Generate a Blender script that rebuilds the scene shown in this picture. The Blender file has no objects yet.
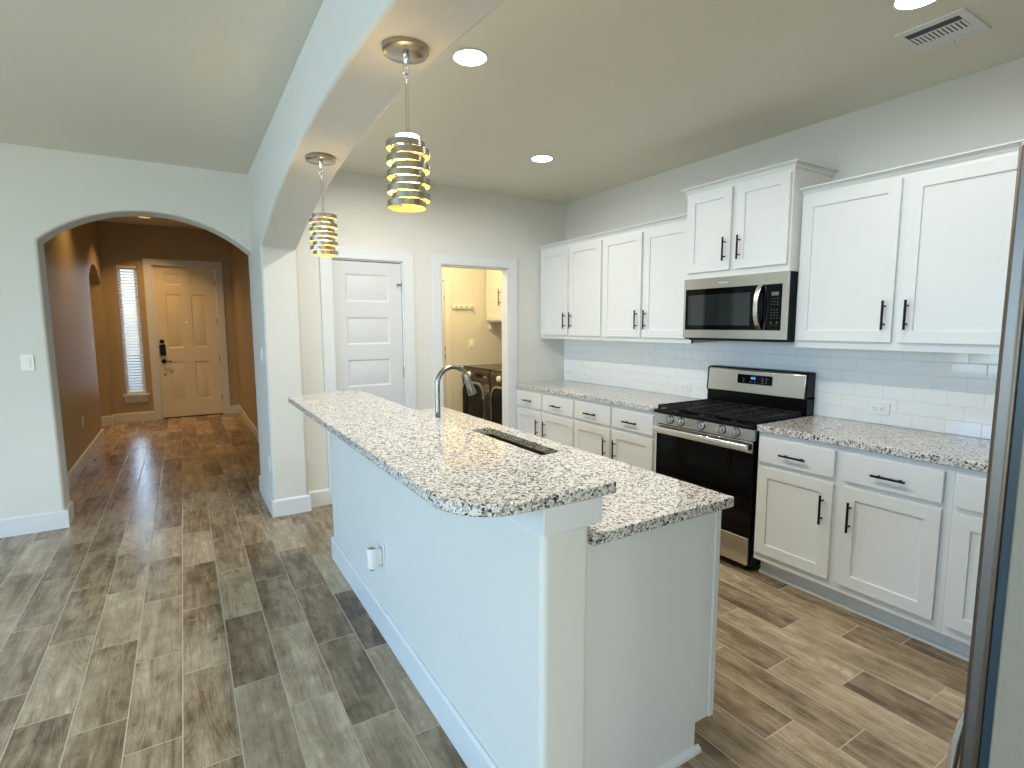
import bpy, bmesh, math, random
from mathutils import Vector, Matrix
random.seed(7)
S = bpy.context.scene
COL = S.collection

# ------------------------------------------------------------------ camera
def make_camera():
    h, f, yaw, pitch, roll = 1.494, 532.97, -0.55136, -0.11055, -0.00292
    fw = Vector((math.sin(-yaw)*math.cos(pitch), math.cos(yaw)*math.cos(pitch), math.sin(pitch)))
    r = Vector((math.cos(yaw), math.sin(yaw), 0)).normalized()
    u = r.cross(fw)
    r2 = r*math.cos(roll) + u*math.sin(roll)
    u2 = u*math.cos(roll) - r*math.sin(roll)
    M = Matrix((( r2.x, u2.x, -fw.x, 0), (r2.y, u2.y, -fw.y, 0), (r2.z, u2.z, -fw.z, h), (0, 0, 0, 1)))
    cd = bpy.data.cameras.new('camera'); cam = bpy.data.objects.new('camera', cd); COL.objects.link(cam)
    cam.matrix_world = M
    cd.sensor_width = 36.0; cd.lens = f/1024*36.0; cd.clip_start = 0.02; cd.clip_end = 200
    S.camera = cam
make_camera()

# ------------------------------------------------------------------ view, world, daylight
S.view_settings.view_transform = 'Standard'
S.view_settings.look = 'None'
S.view_settings.exposure = 0.22
S.view_settings.gamma = 1.0
S.view_settings.use_curve_mapping = False
S.cycles.use_denoising = True
S.cycles.max_bounces = 10
S.cycles.diffuse_bounces = 6
S.cycles.glossy_bounces = 5
S.cycles.sample_clamp_indirect = 6.0
W = bpy.data.worlds.new('sky'); S.world = W; W.use_nodes = True
bg = W.node_tree.nodes['Background']
sky = W.node_tree.nodes.new('ShaderNodeTexSky'); sky.sky_type = 'NISHITA'
sky.sun_disc = False; sky.sun_elevation = math.radians(48); sky.sun_rotation = math.radians(200)
W.node_tree.links.new(sky.outputs[0], bg.inputs[0]); bg.inputs[1].default_value = 0.22

def area(name, loc, direction, sx, sy, watts, col, spread=180):
    d = bpy.data.lights.new(name, 'AREA'); d.shape = 'RECTANGLE'; d.size = sx; d.size_y = sy
    d.energy = watts; d.color = col; d.spread = math.radians(spread)
    o = bpy.data.objects.new(name, d); COL.objects.link(o); o.location = loc
    o.rotation_euler = Vector(direction).to_track_quat('-Z', 'Y').to_euler()
    return o
def disc(name, loc, size, watts, col, spread=180):
    d = bpy.data.lights.new(name, 'AREA'); d.shape = 'DISK'; d.size = size
    d.energy = watts; d.color = col; d.spread = math.radians(spread)
    o = bpy.data.objects.new(name, d); COL.objects.link(o); o.location = loc
    return o
SKY_L = (0.09, 0.42, 1.0); LAWN_L = (1.0, 1.0, 0.62); SKY_B = (0.86, 0.96, 1.0); LAWN_B = (1.0, 1.0, 0.74)
CAN = (1.0, 0.95, 0.87); WARM = (1.0, 0.575, 0.21); LAUN = (1.0, 0.73, 0.36)
# daylight through the living-room and added windows (just outside the panes)
# (sky light falling in, and light thrown up off the sunny lawn)
# (sky light falling in, and light thrown up off the sunny lawn)
area('daylight_left', (-4.62, 1.9, 1.6), (1, 0, -0.7), 3.6, 1.9, 118, SKY_L, 135)
area('lawn_light_left', (-4.66, 1.9, 1.4), (1, 0, 0.45), 3.6, 1.9, 84, LAWN_L)
area('window_fill_left_near', (-4.62, -1.6, 1.6), (1, 0.15, -0.5), 2.0, 1.9, 42, (0.42, 0.72, 1.0), 150)  # added light behind the extra left window, for the base cabinets
area('daylight_back', (-1.7, -3.82, 1.4), (0, 1, -0.55), 3.0, 2.2, 30, SKY_B, 150)
area('lawn_light_back', (-1.7, -3.86, 1.2), (0, 1, 0.45), 3.0, 2.2, 38, LAWN_B)
area('window_fill_nook', (1.5, -3.82, 1.5), (0, 1, -0.35), 2.2, 2.0, 34, SKY_B, 160)  # added light behind the nook window, for the island end panel
area('daylight_entry', (-0.68, 10.62, 1.5), (0, -1, 0), 0.4, 2.0, 17, (0.55, 0.76, 1.0))

# ------------------------------------------------------------------ materials
MATS = {}
def nodes_of(m):
    return m.node_tree.nodes, m.node_tree.links
def pbr(name, col, rough=0.5, metal=0.0, bump=0.0, bscale=200, spec=0.5, coat=0.0, emit=None, estr=0.0, var=0.0, aniso=0.0):
    if name in MATS: return MATS[name]
    m = bpy.data.materials.new(name); m.use_nodes = True
    n, l = nodes_of(m); b = n['Principled BSDF']
    b.inputs['Base Color'].default_value = (*col, 1); b.inputs['Roughness'].default_value = rough
    b.inputs['Metallic'].default_value = metal; b.inputs['Specular IOR Level'].default_value = spec
    b.inputs['Coat Weight'].default_value = coat
    if emit: b.inputs['Emission Color'].default_value = (*emit, 1); b.inputs['Emission Strength'].default_value = estr
    tc = n.new('ShaderNodeTexCoord')
    if var:
        t = n.new('ShaderNodeTexNoise'); t.inputs['Scale'].default_value = 3.0; t.inputs['Detail'].default_value = 4
        l.new(tc.outputs['Object'], t.inputs['Vector'])
        mx = n.new('ShaderNodeMix'); mx.data_type = 'RGBA'
        mx.inputs[6].default_value = (*[c*(1-var) for c in col], 1); mx.inputs[7].default_value = (*[min(1, c*(1+var)) for c in col], 1)
        l.new(t.outputs['Fac'], mx.inputs[0]); l.new(mx.outputs[2], b.inputs['Base Color'])
    if bump:
        t = n.new('ShaderNodeTexNoise'); t.inputs['Scale'].default_value = bscale; t.inputs['Detail'].default_value = 3
        l.new(tc.outputs['Object'], t.inputs['Vector'])
        bp = n.new('ShaderNodeBump'); bp.inputs['Strength'].default_value = bump; bp.inputs['Distance'].default_value = 0.002
        l.new(t.outputs['Fac'], bp.inputs['Height']); l.new(bp.outputs[0], b.inputs['Normal'])
    MATS[name] = m; return m

def brushed(name, col, rough=0.3, axis='Y'):
    if name in MATS: return MATS[name]
    m = pbr(name, col, rough, 1.0); n, l = nodes_of(m); b = n['Principled BSDF']
    tc = n.new('ShaderNodeTexCoord'); mp = n.new('ShaderNodeMapping')
    sc = {'X': (2, 400, 400), 'Y': (400, 2, 400), 'Z': (400, 400, 2)}[axis]
    mp.inputs['Scale'].default_value = sc
    t = n.new('ShaderNodeTexNoise'); t.inputs['Scale'].default_value = 1.0; t.inputs['Detail'].default_value = 2
    l.new(tc.outputs['Object'], mp.inputs[0]); l.new(mp.outputs[0], t.inputs['Vector'])
    mr = n.new('ShaderNodeMapRange'); mr.inputs[3].default_value = rough*0.75; mr.inputs[4].default_value = rough*1.3
    l.new(t.outputs['Fac'], mr.inputs[0]); l.new(mr.outputs[0], b.inputs['Roughness'])
    bp = n.new('ShaderNodeBump'); bp.inputs['Strength'].default_value = 0.02; bp.inputs['Distance'].default_value = 0.001
    l.new(t.outputs['Fac'], bp.inputs['Height']); l.new(bp.outputs[0], b.inputs['Normal'])
    return m

def math_node(n, l, op, a, b=None, c=None):
    x = n.new('ShaderNodeMath'); x.operation = op
    for i, v in enumerate((a, b, c)):
        if v is None: continue
        if isinstance(v, (int, float)): x.inputs[i].default_value = v
        else: l.new(v, x.inputs[i])
    return x.outputs[0]

def granite():
    m = bpy.data.materials.new('granite'); m.use_nodes = True; n, l = nodes_of(m); b = n['Principled BSDF']
    tc = n.new('ShaderNodeTexCoord')
    nz = n.new('ShaderNodeTexNoise'); nz.inputs['Scale'].default_value = 60; nz.inputs['Detail'].default_value = 2
    l.new(tc.outputs['Object'], nz.inputs['Vector'])
    off = n.new('ShaderNodeVectorMath'); off.operation = 'MULTIPLY_ADD'
    l.new(nz.outputs['Color'], off.inputs[0]); off.inputs[1].default_value = (0.012,)*3; l.new(tc.outputs['Object'], off.inputs[2])
    v = n.new('ShaderNodeTexVoronoi'); v.inputs['Scale'].default_value = 155; l.new(off.outputs[0], v.inputs['Vector'])
    sp = n.new('ShaderNodeSeparateColor'); l.new(v.outputs['Color'], sp.inputs[0])
    big = n.new('ShaderNodeTexNoise'); big.inputs['Scale'].default_value = 28; big.inputs['Detail'].default_value = 2
    l.new(tc.outputs['Object'], big.inputs['Vector'])
    fac = math_node(n, l, 'MULTIPLY_ADD', math_node(n, l, 'SUBTRACT', big.outputs['Fac'], 0.5), 0.45, sp.outputs[0])
    r = n.new('ShaderNodeValToRGB'); r.color_ramp.interpolation = 'CONSTANT'; e = r.color_ramp.elements
    e[0].position = 0; e[0].color = (0.030, 0.030, 0.032, 1)
    e[1].position = 0.085; e[1].color = (0.20, 0.185, 0.17, 1)
    for p, c in ((0.165, (0.33, 0.31, 0.285, 1)), (0.29, (0.55, 0.525, 0.48, 1)), (0.47, (0.71, 0.685, 0.64, 1)), (0.82, (0.63, 0.615, 0.585, 1))):
        q = e.new(p); q.color = c
    l.new(fac, r.inputs[0])
    v2 = n.new('ShaderNodeTexVoronoi'); v2.inputs['Scale'].default_value = 300; l.new(off.outputs[0], v2.inputs['Vector'])
    sp2 = n.new('ShaderNodeSeparateColor'); l.new(v2.outputs['Color'], sp2.inputs[0])
    dk = math_node(n, l, 'GREATER_THAN', sp2.outputs[1], 0.90)
    mx = n.new('ShaderNodeMix'); mx.data_type = 'RGBA'; l.new(dk, mx.inputs[0]); l.new(r.outputs[0], mx.inputs[6]); mx.inputs[7].default_value = (0.09, 0.085, 0.08, 1)
    l.new(mx.outputs[2], b.inputs['Base Color'])
    b.inputs['Roughness'].default_value = 0.07; b.inputs['Specular IOR Level'].default_value = 0.5
    return m

def wood_tile():
    m = bpy.data.materials.new('wood_look_tile'); m.use_nodes = True; n, l = nodes_of(m); b = n['Principled BSDF']; b.inputs['Specular IOR Level'].default_value = 0.36
    tc = n.new('ShaderNodeTexCoord'); s = n.new('ShaderNodeSeparateXYZ'); l.new(tc.outputs['Object'], s.inputs[0])
    Wd, Ln = 0.1795, 0.607
    a = math_node(n, l, 'DIVIDE', math_node(n, l, 'ADD', s.outputs[0], 0.088+Wd*40), Wd)
    col = math_node(n, l, 'FLOOR', a); fa = math_node(n, l, 'FRACT', a)
    wn = n.new('ShaderNodeTexWhiteNoise'); wn.noise_dimensions = '1D'; l.new(col, wn.inputs['W'])
    st = math_node(n, l, 'ADD', math_node(n, l, 'MULTIPLY', col, 0.345), math_node(n, l, 'MULTIPLY', wn.outputs['Value'], 0.12))
    t = math_node(n, l, 'ADD', math_node(n, l, 'DIVIDE', math_node(n, l, 'ADD', s.outputs[1], 20), Ln), st)
    row = math_node(n, l, 'FLOOR', t); ft = math_node(n, l, 'FRACT', t)
    cb = n.new('ShaderNodeCombineXYZ'); l.new(col, cb.inputs[0]); l.new(row, cb.inputs[1])
    w2 = n.new('ShaderNodeTexWhiteNoise'); w2.noise_dimensions = '2D'; l.new(cb.outputs[0], w2.inputs['Vector'])
    sp = n.new('ShaderNodeSeparateColor'); l.new(w2.outputs['Color'], sp.inputs[0])
    # grain coordinates: stretched along the plank and shifted per tile
    def grain(sx, sy, detail, dist=0.0, shift=60.0):
        c = n.new('ShaderNodeCombineXYZ')
        l.new(math_node(n, l, 'MULTIPLY', s.outputs[0], sx), c.inputs[0])
        l.new(math_node(n, l, 'MULTIPLY', s.outputs[1], sy), c.inputs[1])
        l.new(math_node(n, l, 'MULTIPLY', sp.outputs[0], shift), c.inputs[2])
        g = n.new('ShaderNodeTexNoise'); g.inputs['Scale'].default_value = 1; g.inputs['Detail'].default_value = detail
        g.inputs['Distortion'].default_value = dist; l.new(c.outputs[0], g.inputs['Vector'])
        return g.outputs['Fac']
    g1 = grain(16, 2.2, 5, 0.9); g2 = grain(95, 6, 4, 0.4); g3 = grain(5.5, 2.4, 2, 0.6)
    # cathedral rings: contour lines of a smooth stretched field
    gc = grain(9, 1.5, 1, 0.5)
    ring = math_node(n, l, 'POWER', math_node(n, l, 'ABSOLUTE', math_node(n, l, 'SINE', math_node(n, l, 'MULTIPLY', gc, 62))), 5.0)
    f = math_node(n, l, 'MULTIPLY_ADD', math_node(n, l, 'SUBTRACT', g1, 0.5), 0.85, 0.5)
    f = math_node(n, l, 'MULTIPLY_ADD', math_node(n, l, 'SUBTRACT', g2, 0.5), 0.42, f)
    f = math_node(n, l, 'MULTIPLY_ADD', math_node(n, l, 'SUBTRACT', g3, 0.5), 0.75, f)
    f = math_node(n, l, 'MULTIPLY_ADD', math_node(n, l, 'SUBTRACT', sp.outputs[1], 0.5), 0.42, f)
    f = math_node(n, l, 'MULTIPLY_ADD', math_node(n, l, 'MULTIPLY', ring, math_node(n, l, 'GREATER_THAN', sp.outputs[2], 0.55)), -0.10, f)
    spk = grain(420, 150, 3, 0.0); f = math_node(n, l, 'MULTIPLY_ADD', math_node(n, l, 'SUBTRACT', spk, 0.5), 0.55, f)
    blo = grain(22, 14, 3, 0.3); f = math_node(n, l, 'MULTIPLY_ADD', math_node(n, l, 'SUBTRACT', blo, 0.5), 0.45, f)
    r = n.new('ShaderNodeValToRGB'); e = r.color_ramp.elements
    e[0].position = 0.10; e[0].color = (0.098, 0.070, 0.042, 1)
    e[1].position = 0.95; e[1].color = (0.58, 0.475, 0.32, 1)
    for p, c in ((0.33, (0.215, 0.155, 0.092, 1)), (0.55, (0.33, 0.255, 0.163, 1)), (0.74, (0.435, 0.345, 0.23, 1))):
        q = e.new(p); q.color = c
    l.new(f, r.inputs[0])
    dx = math_node(n, l, 'MULTIPLY', math_node(n, l, 'MINIMUM', fa, math_node(n, l, 'SUBTRACT', 1.0, fa)), Wd)
    dy = math_node(n, l, 'MULTIPLY', math_node(n, l, 'MINIMUM', ft, math_node(n, l, 'SUBTRACT', 1.0, ft)), Ln)
    d = math_node(n, l, 'MINIMUM', dx, dy)
    gm = math_node(n, l, 'LESS_THAN', d, 0.0020)
    mx = n.new('ShaderNodeMix'); mx.data_type = 'RGBA'; l.new(gm, mx.inputs[0]); l.new(r.outputs[0], mx.inputs[6]); mx.inputs[7].default_value = (0.50, 0.43, 0.32, 1)
    l.new(mx.outputs[2], b.inputs['Base Color'])
    rg = n.new('ShaderNodeMapRange'); rg.inputs[3].default_value = 0.17; rg.inputs[4].default_value = 0.32; l.new(g2, rg.inputs[0])
    l.new(rg.outputs[0], b.inputs['Roughness'])
    hs = n.new('ShaderNodeMapRange'); hs.inputs[1].default_value = 0; hs.inputs[2].default_value = 0.004; l.new(d, hs.inputs[0])
    hh = math_node(n, l, 'MULTIPLY_ADD', g2, 0.25, hs.outputs[0])
    bp = n.new('ShaderNodeBump'); bp.inputs['Strength'].default_value = 0.35; bp.inputs['Distance'].default_value = 0.0015
    l.new(hh, bp.inputs['Height']); l.new(bp.outputs[0], b.inputs['Normal'])
    return m

def subway_tile():
    m = bpy.data.materials.new('subway_tile'); m.use_nodes = True; n, l = nodes_of(m); b = n['Principled BSDF']
    tc = n.new('ShaderNodeTexCoord'); g = n.new('ShaderNodeNewGeometry'); s = n.new('ShaderNodeSeparateXYZ'); l.new(g.outputs['Position'], s.inputs[0])
    tw, th = 0.1525, 0.0753
    rz = math_node(n, l, 'DIVIDE', math_node(n, l, 'SUBTRACT', s.outputs[2], 0.914), th)
    row = math_node(n, l, 'FLOOR', rz); fz = math_node(n, l, 'FRACT', rz)
    half = math_node(n, l, 'MULTIPLY', math_node(n, l, 'MODULO', math_node(n, l, 'ADD', row, 10), 2), 0.5)
    ry = math_node(n, l, 'ADD', math_node(n, l, 'DIVIDE', math_node(n, l, 'ADD', s.outputs[1], 10*tw - 1.17 + tw*0), tw), half)
    col = math_node(n, l, 'FLOOR', ry); fy = math_node(n, l, 'FRACT', ry)
    cb = n.new('ShaderNodeCombineXYZ'); l.new(col, cb.inputs[0]); l.new(row, cb.inputs[1])
    wn = n.new('ShaderNodeTexWhiteNoise'); wn.noise_dimensions = '2D'; l.new(cb.outputs[0], wn.inputs['Vector'])
    dy = math_node(n, l, 'MULTIPLY', math_node(n, l, 'MINIMUM', fy, math_node(n, l, 'SUBTRACT', 1.0, fy)), tw)
    dz = math_node(n, l, 'MULTIPLY', math_node(n, l, 'MINIMUM', fz, math_node(n, l, 'SUBTRACT', 1.0, fz)), th)
    d = math_node(n, l, 'MINIMUM', dy, dz)
    gm = math_node(n, l, 'LESS_THAN', d, 0.0013)
    mx = n.new('ShaderNodeMix'); mx.data_type = 'RGBA'; l.new(gm, mx.inputs[0])
    mx.inputs[6].default_value = (0.84, 0.85, 0.82, 1); mx.inputs[7].default_value = (0.66, 0.66, 0.62, 1)
    l.new(mx.outputs[2], b.inputs['Base Color'])
    rr = math_node(n, l, 'MULTIPLY_ADD', gm, 0.6, 0.08); l.new(rr, b.inputs['Roughness'])
    hs = n.new('ShaderNodeMapRange'); hs.inputs[1].default_value = 0; hs.inputs[2].default_value = 0.004; l.new(d, hs.inputs[0])
    bp = n.new('ShaderNodeBump'); bp.inputs['Strength'].default_value = 0.5; bp.inputs['Distance'].default_value = 0.002
    l.new(hs.outputs[0], bp.inputs['Height'])
    # each tile is set a hair out of plane
    tl = n.new('ShaderNodeVectorMath'); tl.operation = 'MULTIPLY_ADD'
    l.new(wn.outputs['Color'], tl.inputs[0]); tl.inputs[1].default_value = (0.0, 0.02, 0.02); l.new(bp.outputs[0], tl.inputs[2])
    t2 = n.new('ShaderNodeVectorMath'); t2.operation = 'ADD'; l.new(tl.outputs[0], t2.inputs[0]); t2.inputs[1].default_value = (0, -0.01, -0.01)
    nn = n.new('ShaderNodeVectorMath'); nn.operation = 'NORMALIZE'; l.new(t2.outputs[0], nn.inputs[0])
    l.new(nn.outputs[0], b.inputs['Normal'])
    return m

def clear_glass():
    m = bpy.data.materials.new('window_glass'); m.use_nodes = True; n, l = nodes_of(m)
    n.remove(n['Principled BSDF']); out = n['Material Output']
    tr = n.new('ShaderNodeBsdfTransparent'); gl = n.new('ShaderNodeBsdfGlossy'); gl.inputs['Roughness'].default_value = 0.02
    mx = n.new('ShaderNodeMixShader'); mx.inputs[0].default_value = 0.06
    l.new(tr.outputs[0], mx.inputs[1]); l.new(gl.outputs[0], mx.inputs[2]); l.new(mx.outputs[0], out.inputs[0])
    return m

PAINT = pbr('wall_paint', (0.66, 0.66, 0.62), 0.55, bump=0.34, bscale=130)
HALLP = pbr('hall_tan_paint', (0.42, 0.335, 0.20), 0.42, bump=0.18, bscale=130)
CEIL = pbr('ceiling_paint', (0.71, 0.70, 0.61), 0.75, bump=0.45, bscale=90)
TRIM = pbr('white_trim_paint', (0.675, 0.695, 0.70), 0.32)
CAB = pbr('white_cabinet_paint', (0.71, 0.725, 0.705), 0.34)
DOORW = pbr('white_door_paint', (0.60, 0.62, 0.625), 0.35)
FDOOR = pbr('entry_door_paint', (0.74, 0.68, 0.53), 0.38)
BLACK = pbr('matte_black_metal', (0.005, 0.005, 0.005), 0.4, spec=0.2)
GRAN = granite(); FLOOR = wood_tile(); TILE = subway_tile(); GLASS = clear_glass()
STEEL = pbr('stainless_steel', (0.64, 0.625, 0.59), 0.21, 1.0)
STEELV = pbr('brushed_steel_fridge', (0.165, 0.145, 0.125), 0.38, 1.0)
HANDLE = pbr('handle_steel', (0.84, 0.84, 0.82), 0.26, 1.0)
CHROME = pbr('chrome', (0.80, 0.80, 0.80), 0.10, 1.0)
NICKEL = pbr('brushed_nickel', (0.42, 0.39, 0.32), 0.24, 1.0)
FAUCET = pbr('faucet_nickel', (0.33, 0.32, 0.29), 0.27, 1.0)
ENAMEL = pbr('black_enamel', (0.004, 0.004, 0.004), 0.22, spec=0.18)
IRON = pbr('cast_iron', (0.008, 0.008, 0.008), 0.5, spec=0.25, bump=0.3, bscale=400)
BGLASS = pbr('black_glass', (0.002, 0.002, 0.002), 0.05, spec=0.16)
MGLASS = pbr('microwave_glass', (0.010, 0.016, 0.017), 0.05, spec=0.75)
PLASTIC = pbr('black_plastic', (0.005, 0.005, 0.005), 0.35, spec=0.2)
PLATE = pbr('white_plastic', (0.82, 0.82, 0.80), 0.3)
SLOT = pbr('dark_slot', (0.02, 0.02, 0.02), 0.6)
GREY = pbr('grey_print', (0.30, 0.33, 0.33), 0.5)
KEYP = pbr('dim_key_print', (0.10, 0.12, 0.12), 0.5)
LCD = pbr('grey_display', (0.12, 0.15, 0.16), 0.2)
BLUE = pbr('blue_digits', (0.05, 0.15, 0.5), 0.4, emit=(0.12, 0.42, 1.0), estr=1.6)
GRAPH = pbr('graphite_enamel', (0.045, 0.038, 0.032), 0.22, 0.3)
LAMPC = pbr('lamp_lens', (0.9, 0.9, 0.88), 0.4, emit=(1.0, 0.97, 0.92), estr=14.0)
LAMPW = pbr('warm_lamp_lens', (0.9, 0.85, 0.75), 0.4, emit=(1.0, 0.62, 0.30), estr=0.5)
BULB = pbr('warm_bulb', (0.9, 0.85, 0.7), 0.4, emit=(1.0, 0.72, 0.34), estr=6.0)
BANDIN = pbr('band_inner_glow', (0.86, 0.62, 0.20), 0.4)  # bulb's golden glow put into the colour of the band insides
FSIDE = pbr('fridge_side_grey', (0.275, 0.25, 0.19), 0.5, 0.0, bump=0.2, bscale=500)
GASKET = pbr('gasket_blue_reflection', (0.016, 0.034, 0.046), 0.35)  # dark gasket with its blue reflection mixed into the base colour
GRASS = pbr('lawn', (0.10, 0.16, 0.06), 0.9, var=0.3)
BLIND = pbr('blind_slat', (0.80, 0.80, 0.78), 0.45)
CREAM = pbr('cream_plastic', (0.80, 0.78, 0.70), 0.35)

# ------------------------------------------------------------------ mesh helpers
def B(): return bmesh.new()
def box(bm, x0, x1, y0, y1, z0, z1):
    v = [bm.verts.new((x, y, z)) for x in (x0, x1) for y in (y0, y1) for z in (z0, z1)]
    for q in ((0,1,3,2), (4,6,7,5), (0,4,5,1), (2,3,7,6), (0,2,6,4), (1,5,7,3)):
        bm.faces.new([v[i] for i in q])
    return bm
def prism(bm, pts, axis, a0, a1):
    """closed outline in the other two axes (in XYZ order), extruded along axis"""
    def P(p, a):
        if axis == 'X': return (a, p[0], p[1])
        if axis == 'Y': return (p[0], a, p[1])
        return (p[0], p[1], a)
    A = [bm.verts.new(P(p, a0)) for p in pts]; Z = [bm.verts.new(P(p, a1)) for p in pts]
    n = len(pts)
    bm.faces.new(A); bm.faces.new(Z[::-1])
    for i in range(n): bm.faces.new((A[i], Z[i], Z[(i+1) % n], A[(i+1) % n]))
    return bm
def frame_of(d):
    d = Vector(d).normalized(); a = Vector((0, 0, 1)) if abs(d.z) < 0.9 else Vector((1, 0, 0))
    u = d.cross(a).normalized(); return u, d.cross(u).normalized(), d
def tube(bm, pts, rad, seg=12, caps=True):
    pts = [Vector(p) for p in pts]; n = len(pts)
    rads = rad if isinstance(rad, (list, tuple)) else [rad]*n
    rings = []; u = None
    for i, p in enumerate(pts):
        t = (pts[min(i+1, n-1)] - pts[max(i-1, 0)]).normalized()
        if u is None: u, w, _ = frame_of(t)
        else:
            u = (u - t*u.dot(t)).normalized()
        w = t.cross(u)
        rings.append([bm.verts.new(p + (u*math.cos(2*math.pi*k/seg) + w*math.sin(2*math.pi*k/seg))*rads[i]) for k in range(seg)])
    for a, b in zip(rings, rings[1:]):
        for k in range(seg): bm.faces.new((a[k], a[(k+1) % seg], b[(k+1) % seg], b[k]))
    if caps: bm.faces.new(rings[0][::-1]); bm.faces.new(rings[-1])
    return bm
def lathe(bm, prof, c, axis=(0, 0, 1), seg=28):
    """prof = [(radius, height along axis)], from c"""
    u, w, d = frame_of(axis); c = Vector(c); rings = []
    for r, h in prof:
        if r < 1e-6: rings.append([bm.verts.new(c + d*h)])
        else: rings.append([bm.verts.new(c + d*h + (u*math.cos(2*math.pi*k/seg) + w*math.sin(2*math.pi*k/seg))*r) for k in range(seg)])
    for a, b in zip(rings, rings[1:]):
        for k in range(seg):
            k2 = (k+1) % seg
            if len(a) == 1 and len(b) == 1: continue
            if len(a) == 1: bm.faces.new((a[0], b[k2], b[k]))
            elif len(b) == 1: bm.faces.new((a[k], a[k2], b[0]))
            else: bm.faces.new((a[k], a[k2], b[k2], b[k]))
    for q in (rings[0], rings[-1]):
        if len(q) > 1: bm.faces.new(q)
    return bm
def slab(bm, f, us, vs, panels, thick, inset, depth, raise_in=0.0, raise_d=0.0):
    """door leaf: front face cut on the grid us x vs, listed cells sunk; f(u, v, d) -> world, d into the leaf"""
    V = {(i, j): bm.verts.new((u, v, 0)) for i, u in enumerate(us) for j, v in enumerate(vs)}
    pf = []; nu, nv = len(us), len(vs)
    for i in range(nu-1):
        for j in range(nv-1):
            q = bm.faces.new((V[i, j], V[i+1, j], V[i+1, j+1], V[i, j+1]))
            if (i, j) in panels: pf.append(q)
    ring = [V[i, 0] for i in range(nu)] + [V[nu-1, j] for j in range(1, nv)] + [V[i, nv-1] for i in range(nu-2, -1, -1)] + [V[0, j] for j in range(nv-2, 0, -1)]
    back = [bm.verts.new((v.co.x, v.co.y, thick)) for v in ring]
    for k in range(len(ring)):
        k2 = (k+1) % len(ring); bm.faces.new((ring[k], back[k], back[k2], ring[k2]))
    bm.faces.new(back)
    for q in pf:
        bmesh.ops.inset_region(bm, faces=[q], thickness=inset, depth=0, use_even_offset=True)
        for v in q.verts: v.co.z += depth
        if raise_in:
            bmesh.ops.inset_region(bm, faces=[q], thickness=0.004, depth=0, use_even_offset=True)
            bmesh.ops.inset_region(bm, faces=[q], thickness=raise_in, depth=0, use_even_offset=True)
            for v in q.verts: v.co.z -= raise_d
    for v in bm.verts: v.co = Vector(f(v.co.x, v.co.y, v.co.z))
    return bm

def root_of(o):
    while o.parent: o = o.parent
    return o
def obj(name, bm, mat, parent=None, bev=0.0, smooth=None, seg=2, origin=None, label=None, mats=None):
    bmesh.ops.recalc_face_normals(bm, faces=bm.faces[:])
    if parent is None:
        if origin is None:
            xs = [v.co for v in bm.verts]
            origin = Vector(((min(v.x for v in xs)+max(v.x for v in xs))/2, (min(v.y for v in xs)+max(v.y for v in xs))/2, min(v.z for v in xs)))
        org = Vector(origin)
    else: org = Vector(root_of(parent).location)
    for v in bm.verts: v.co -= org
    me = bpy.data.meshes.new(name); bm.to_mesh(me); bm.free()
    me.materials.append(mat)
    for m in (mats or []): me.materials.append(m)
    o = bpy.data.objects.new(name, me); COL.objects.link(o)
    if parent is None: o.location = org
    else: o.parent = parent
    if smooth:
        for p in me.polygons: p.use_smooth = True
        me.set_sharp_from_angle(angle=math.radians(smooth))
    if bev:
        md = o.modifiers.new('bevel', 'BEVEL'); md.width = bev; md.segments = seg; md.limit_method = 'ANGLE'; md.angle_limit = math.radians(35)
        md.harden_normals = False
        for p in me.polygons: p.use_smooth = True
        me.set_sharp_from_angle(angle=math.radians(smooth or 40))
        md.use_clamp_overlap = True
    if label: o['label'] = label
    return o
def thing(name, loc, label, cat, group=None):
    o = bpy.data.objects.new(name, None); COL.objects.link(o); o.location = loc; o.empty_display_size = 0.1
    o['label'] = label; o['category'] = cat
    if group: o['group'] = group
    return o
def tag(o, label, cat, group=None):
    o['label'] = label; o['category'] = cat
    if group: o['group'] = group
    return o
def struct(o): o['kind'] = 'structure'; return o
def arc_pts(xa, xb, z0, z1, n=28):
    """segmental arch from (xa,z0) up to z1 and down to (xb,z0)"""
    hw = (xb-xa)/2; rise = z1-z0; R = (hw*hw+rise*rise)/(2*rise); cx = (xa+xb)/2; cz = z1-R
    a = math.asin(hw/R)
    return [(cx+R*math.sin(-a+2*a*k/n), cz+R*math.cos(-a+2*a*k/n)) for k in range(n+1)]

# ------------------------------------------------------------------ setting
XW, YB, YA, YA2, YF, ZC, ZF = 3.428, 4.51, 5.02, 5.26, 10.2, 2.73, 3.05
XH, XH2 = 0.529, 0.790
XL, YN = -4.4, -3.6           # living room left and back walls
struct(obj('floor', box(B(), -4.7, 3.95, -3.9, 10.6, -0.08, 0.0), FLOOR, origin=(0, 0, 0)))
struct(obj('ceiling', box(B(), -4.7, 3.95, -3.9, 5.03, ZC, ZC+0.1), CEIL))
struct(obj('ceiling_entry', box(B(), -2.8, 1.0, YA2-0.02, 10.5, ZF, ZF+0.1), CEIL))
struct(obj('ceiling_laundry', box(B(), 1.0, 3.95, 5.0, 6.4, ZC, ZC+0.1), CEIL))
struct(obj('lawn_ground', box(B(), -30, 30, -30, 40, -0.4, -0.3), GRASS))

struct(obj('wall_right', box(B(), XW, XW+0.14, YN-0.14, YB+0.01, 0, ZC), PAINT))
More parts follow.
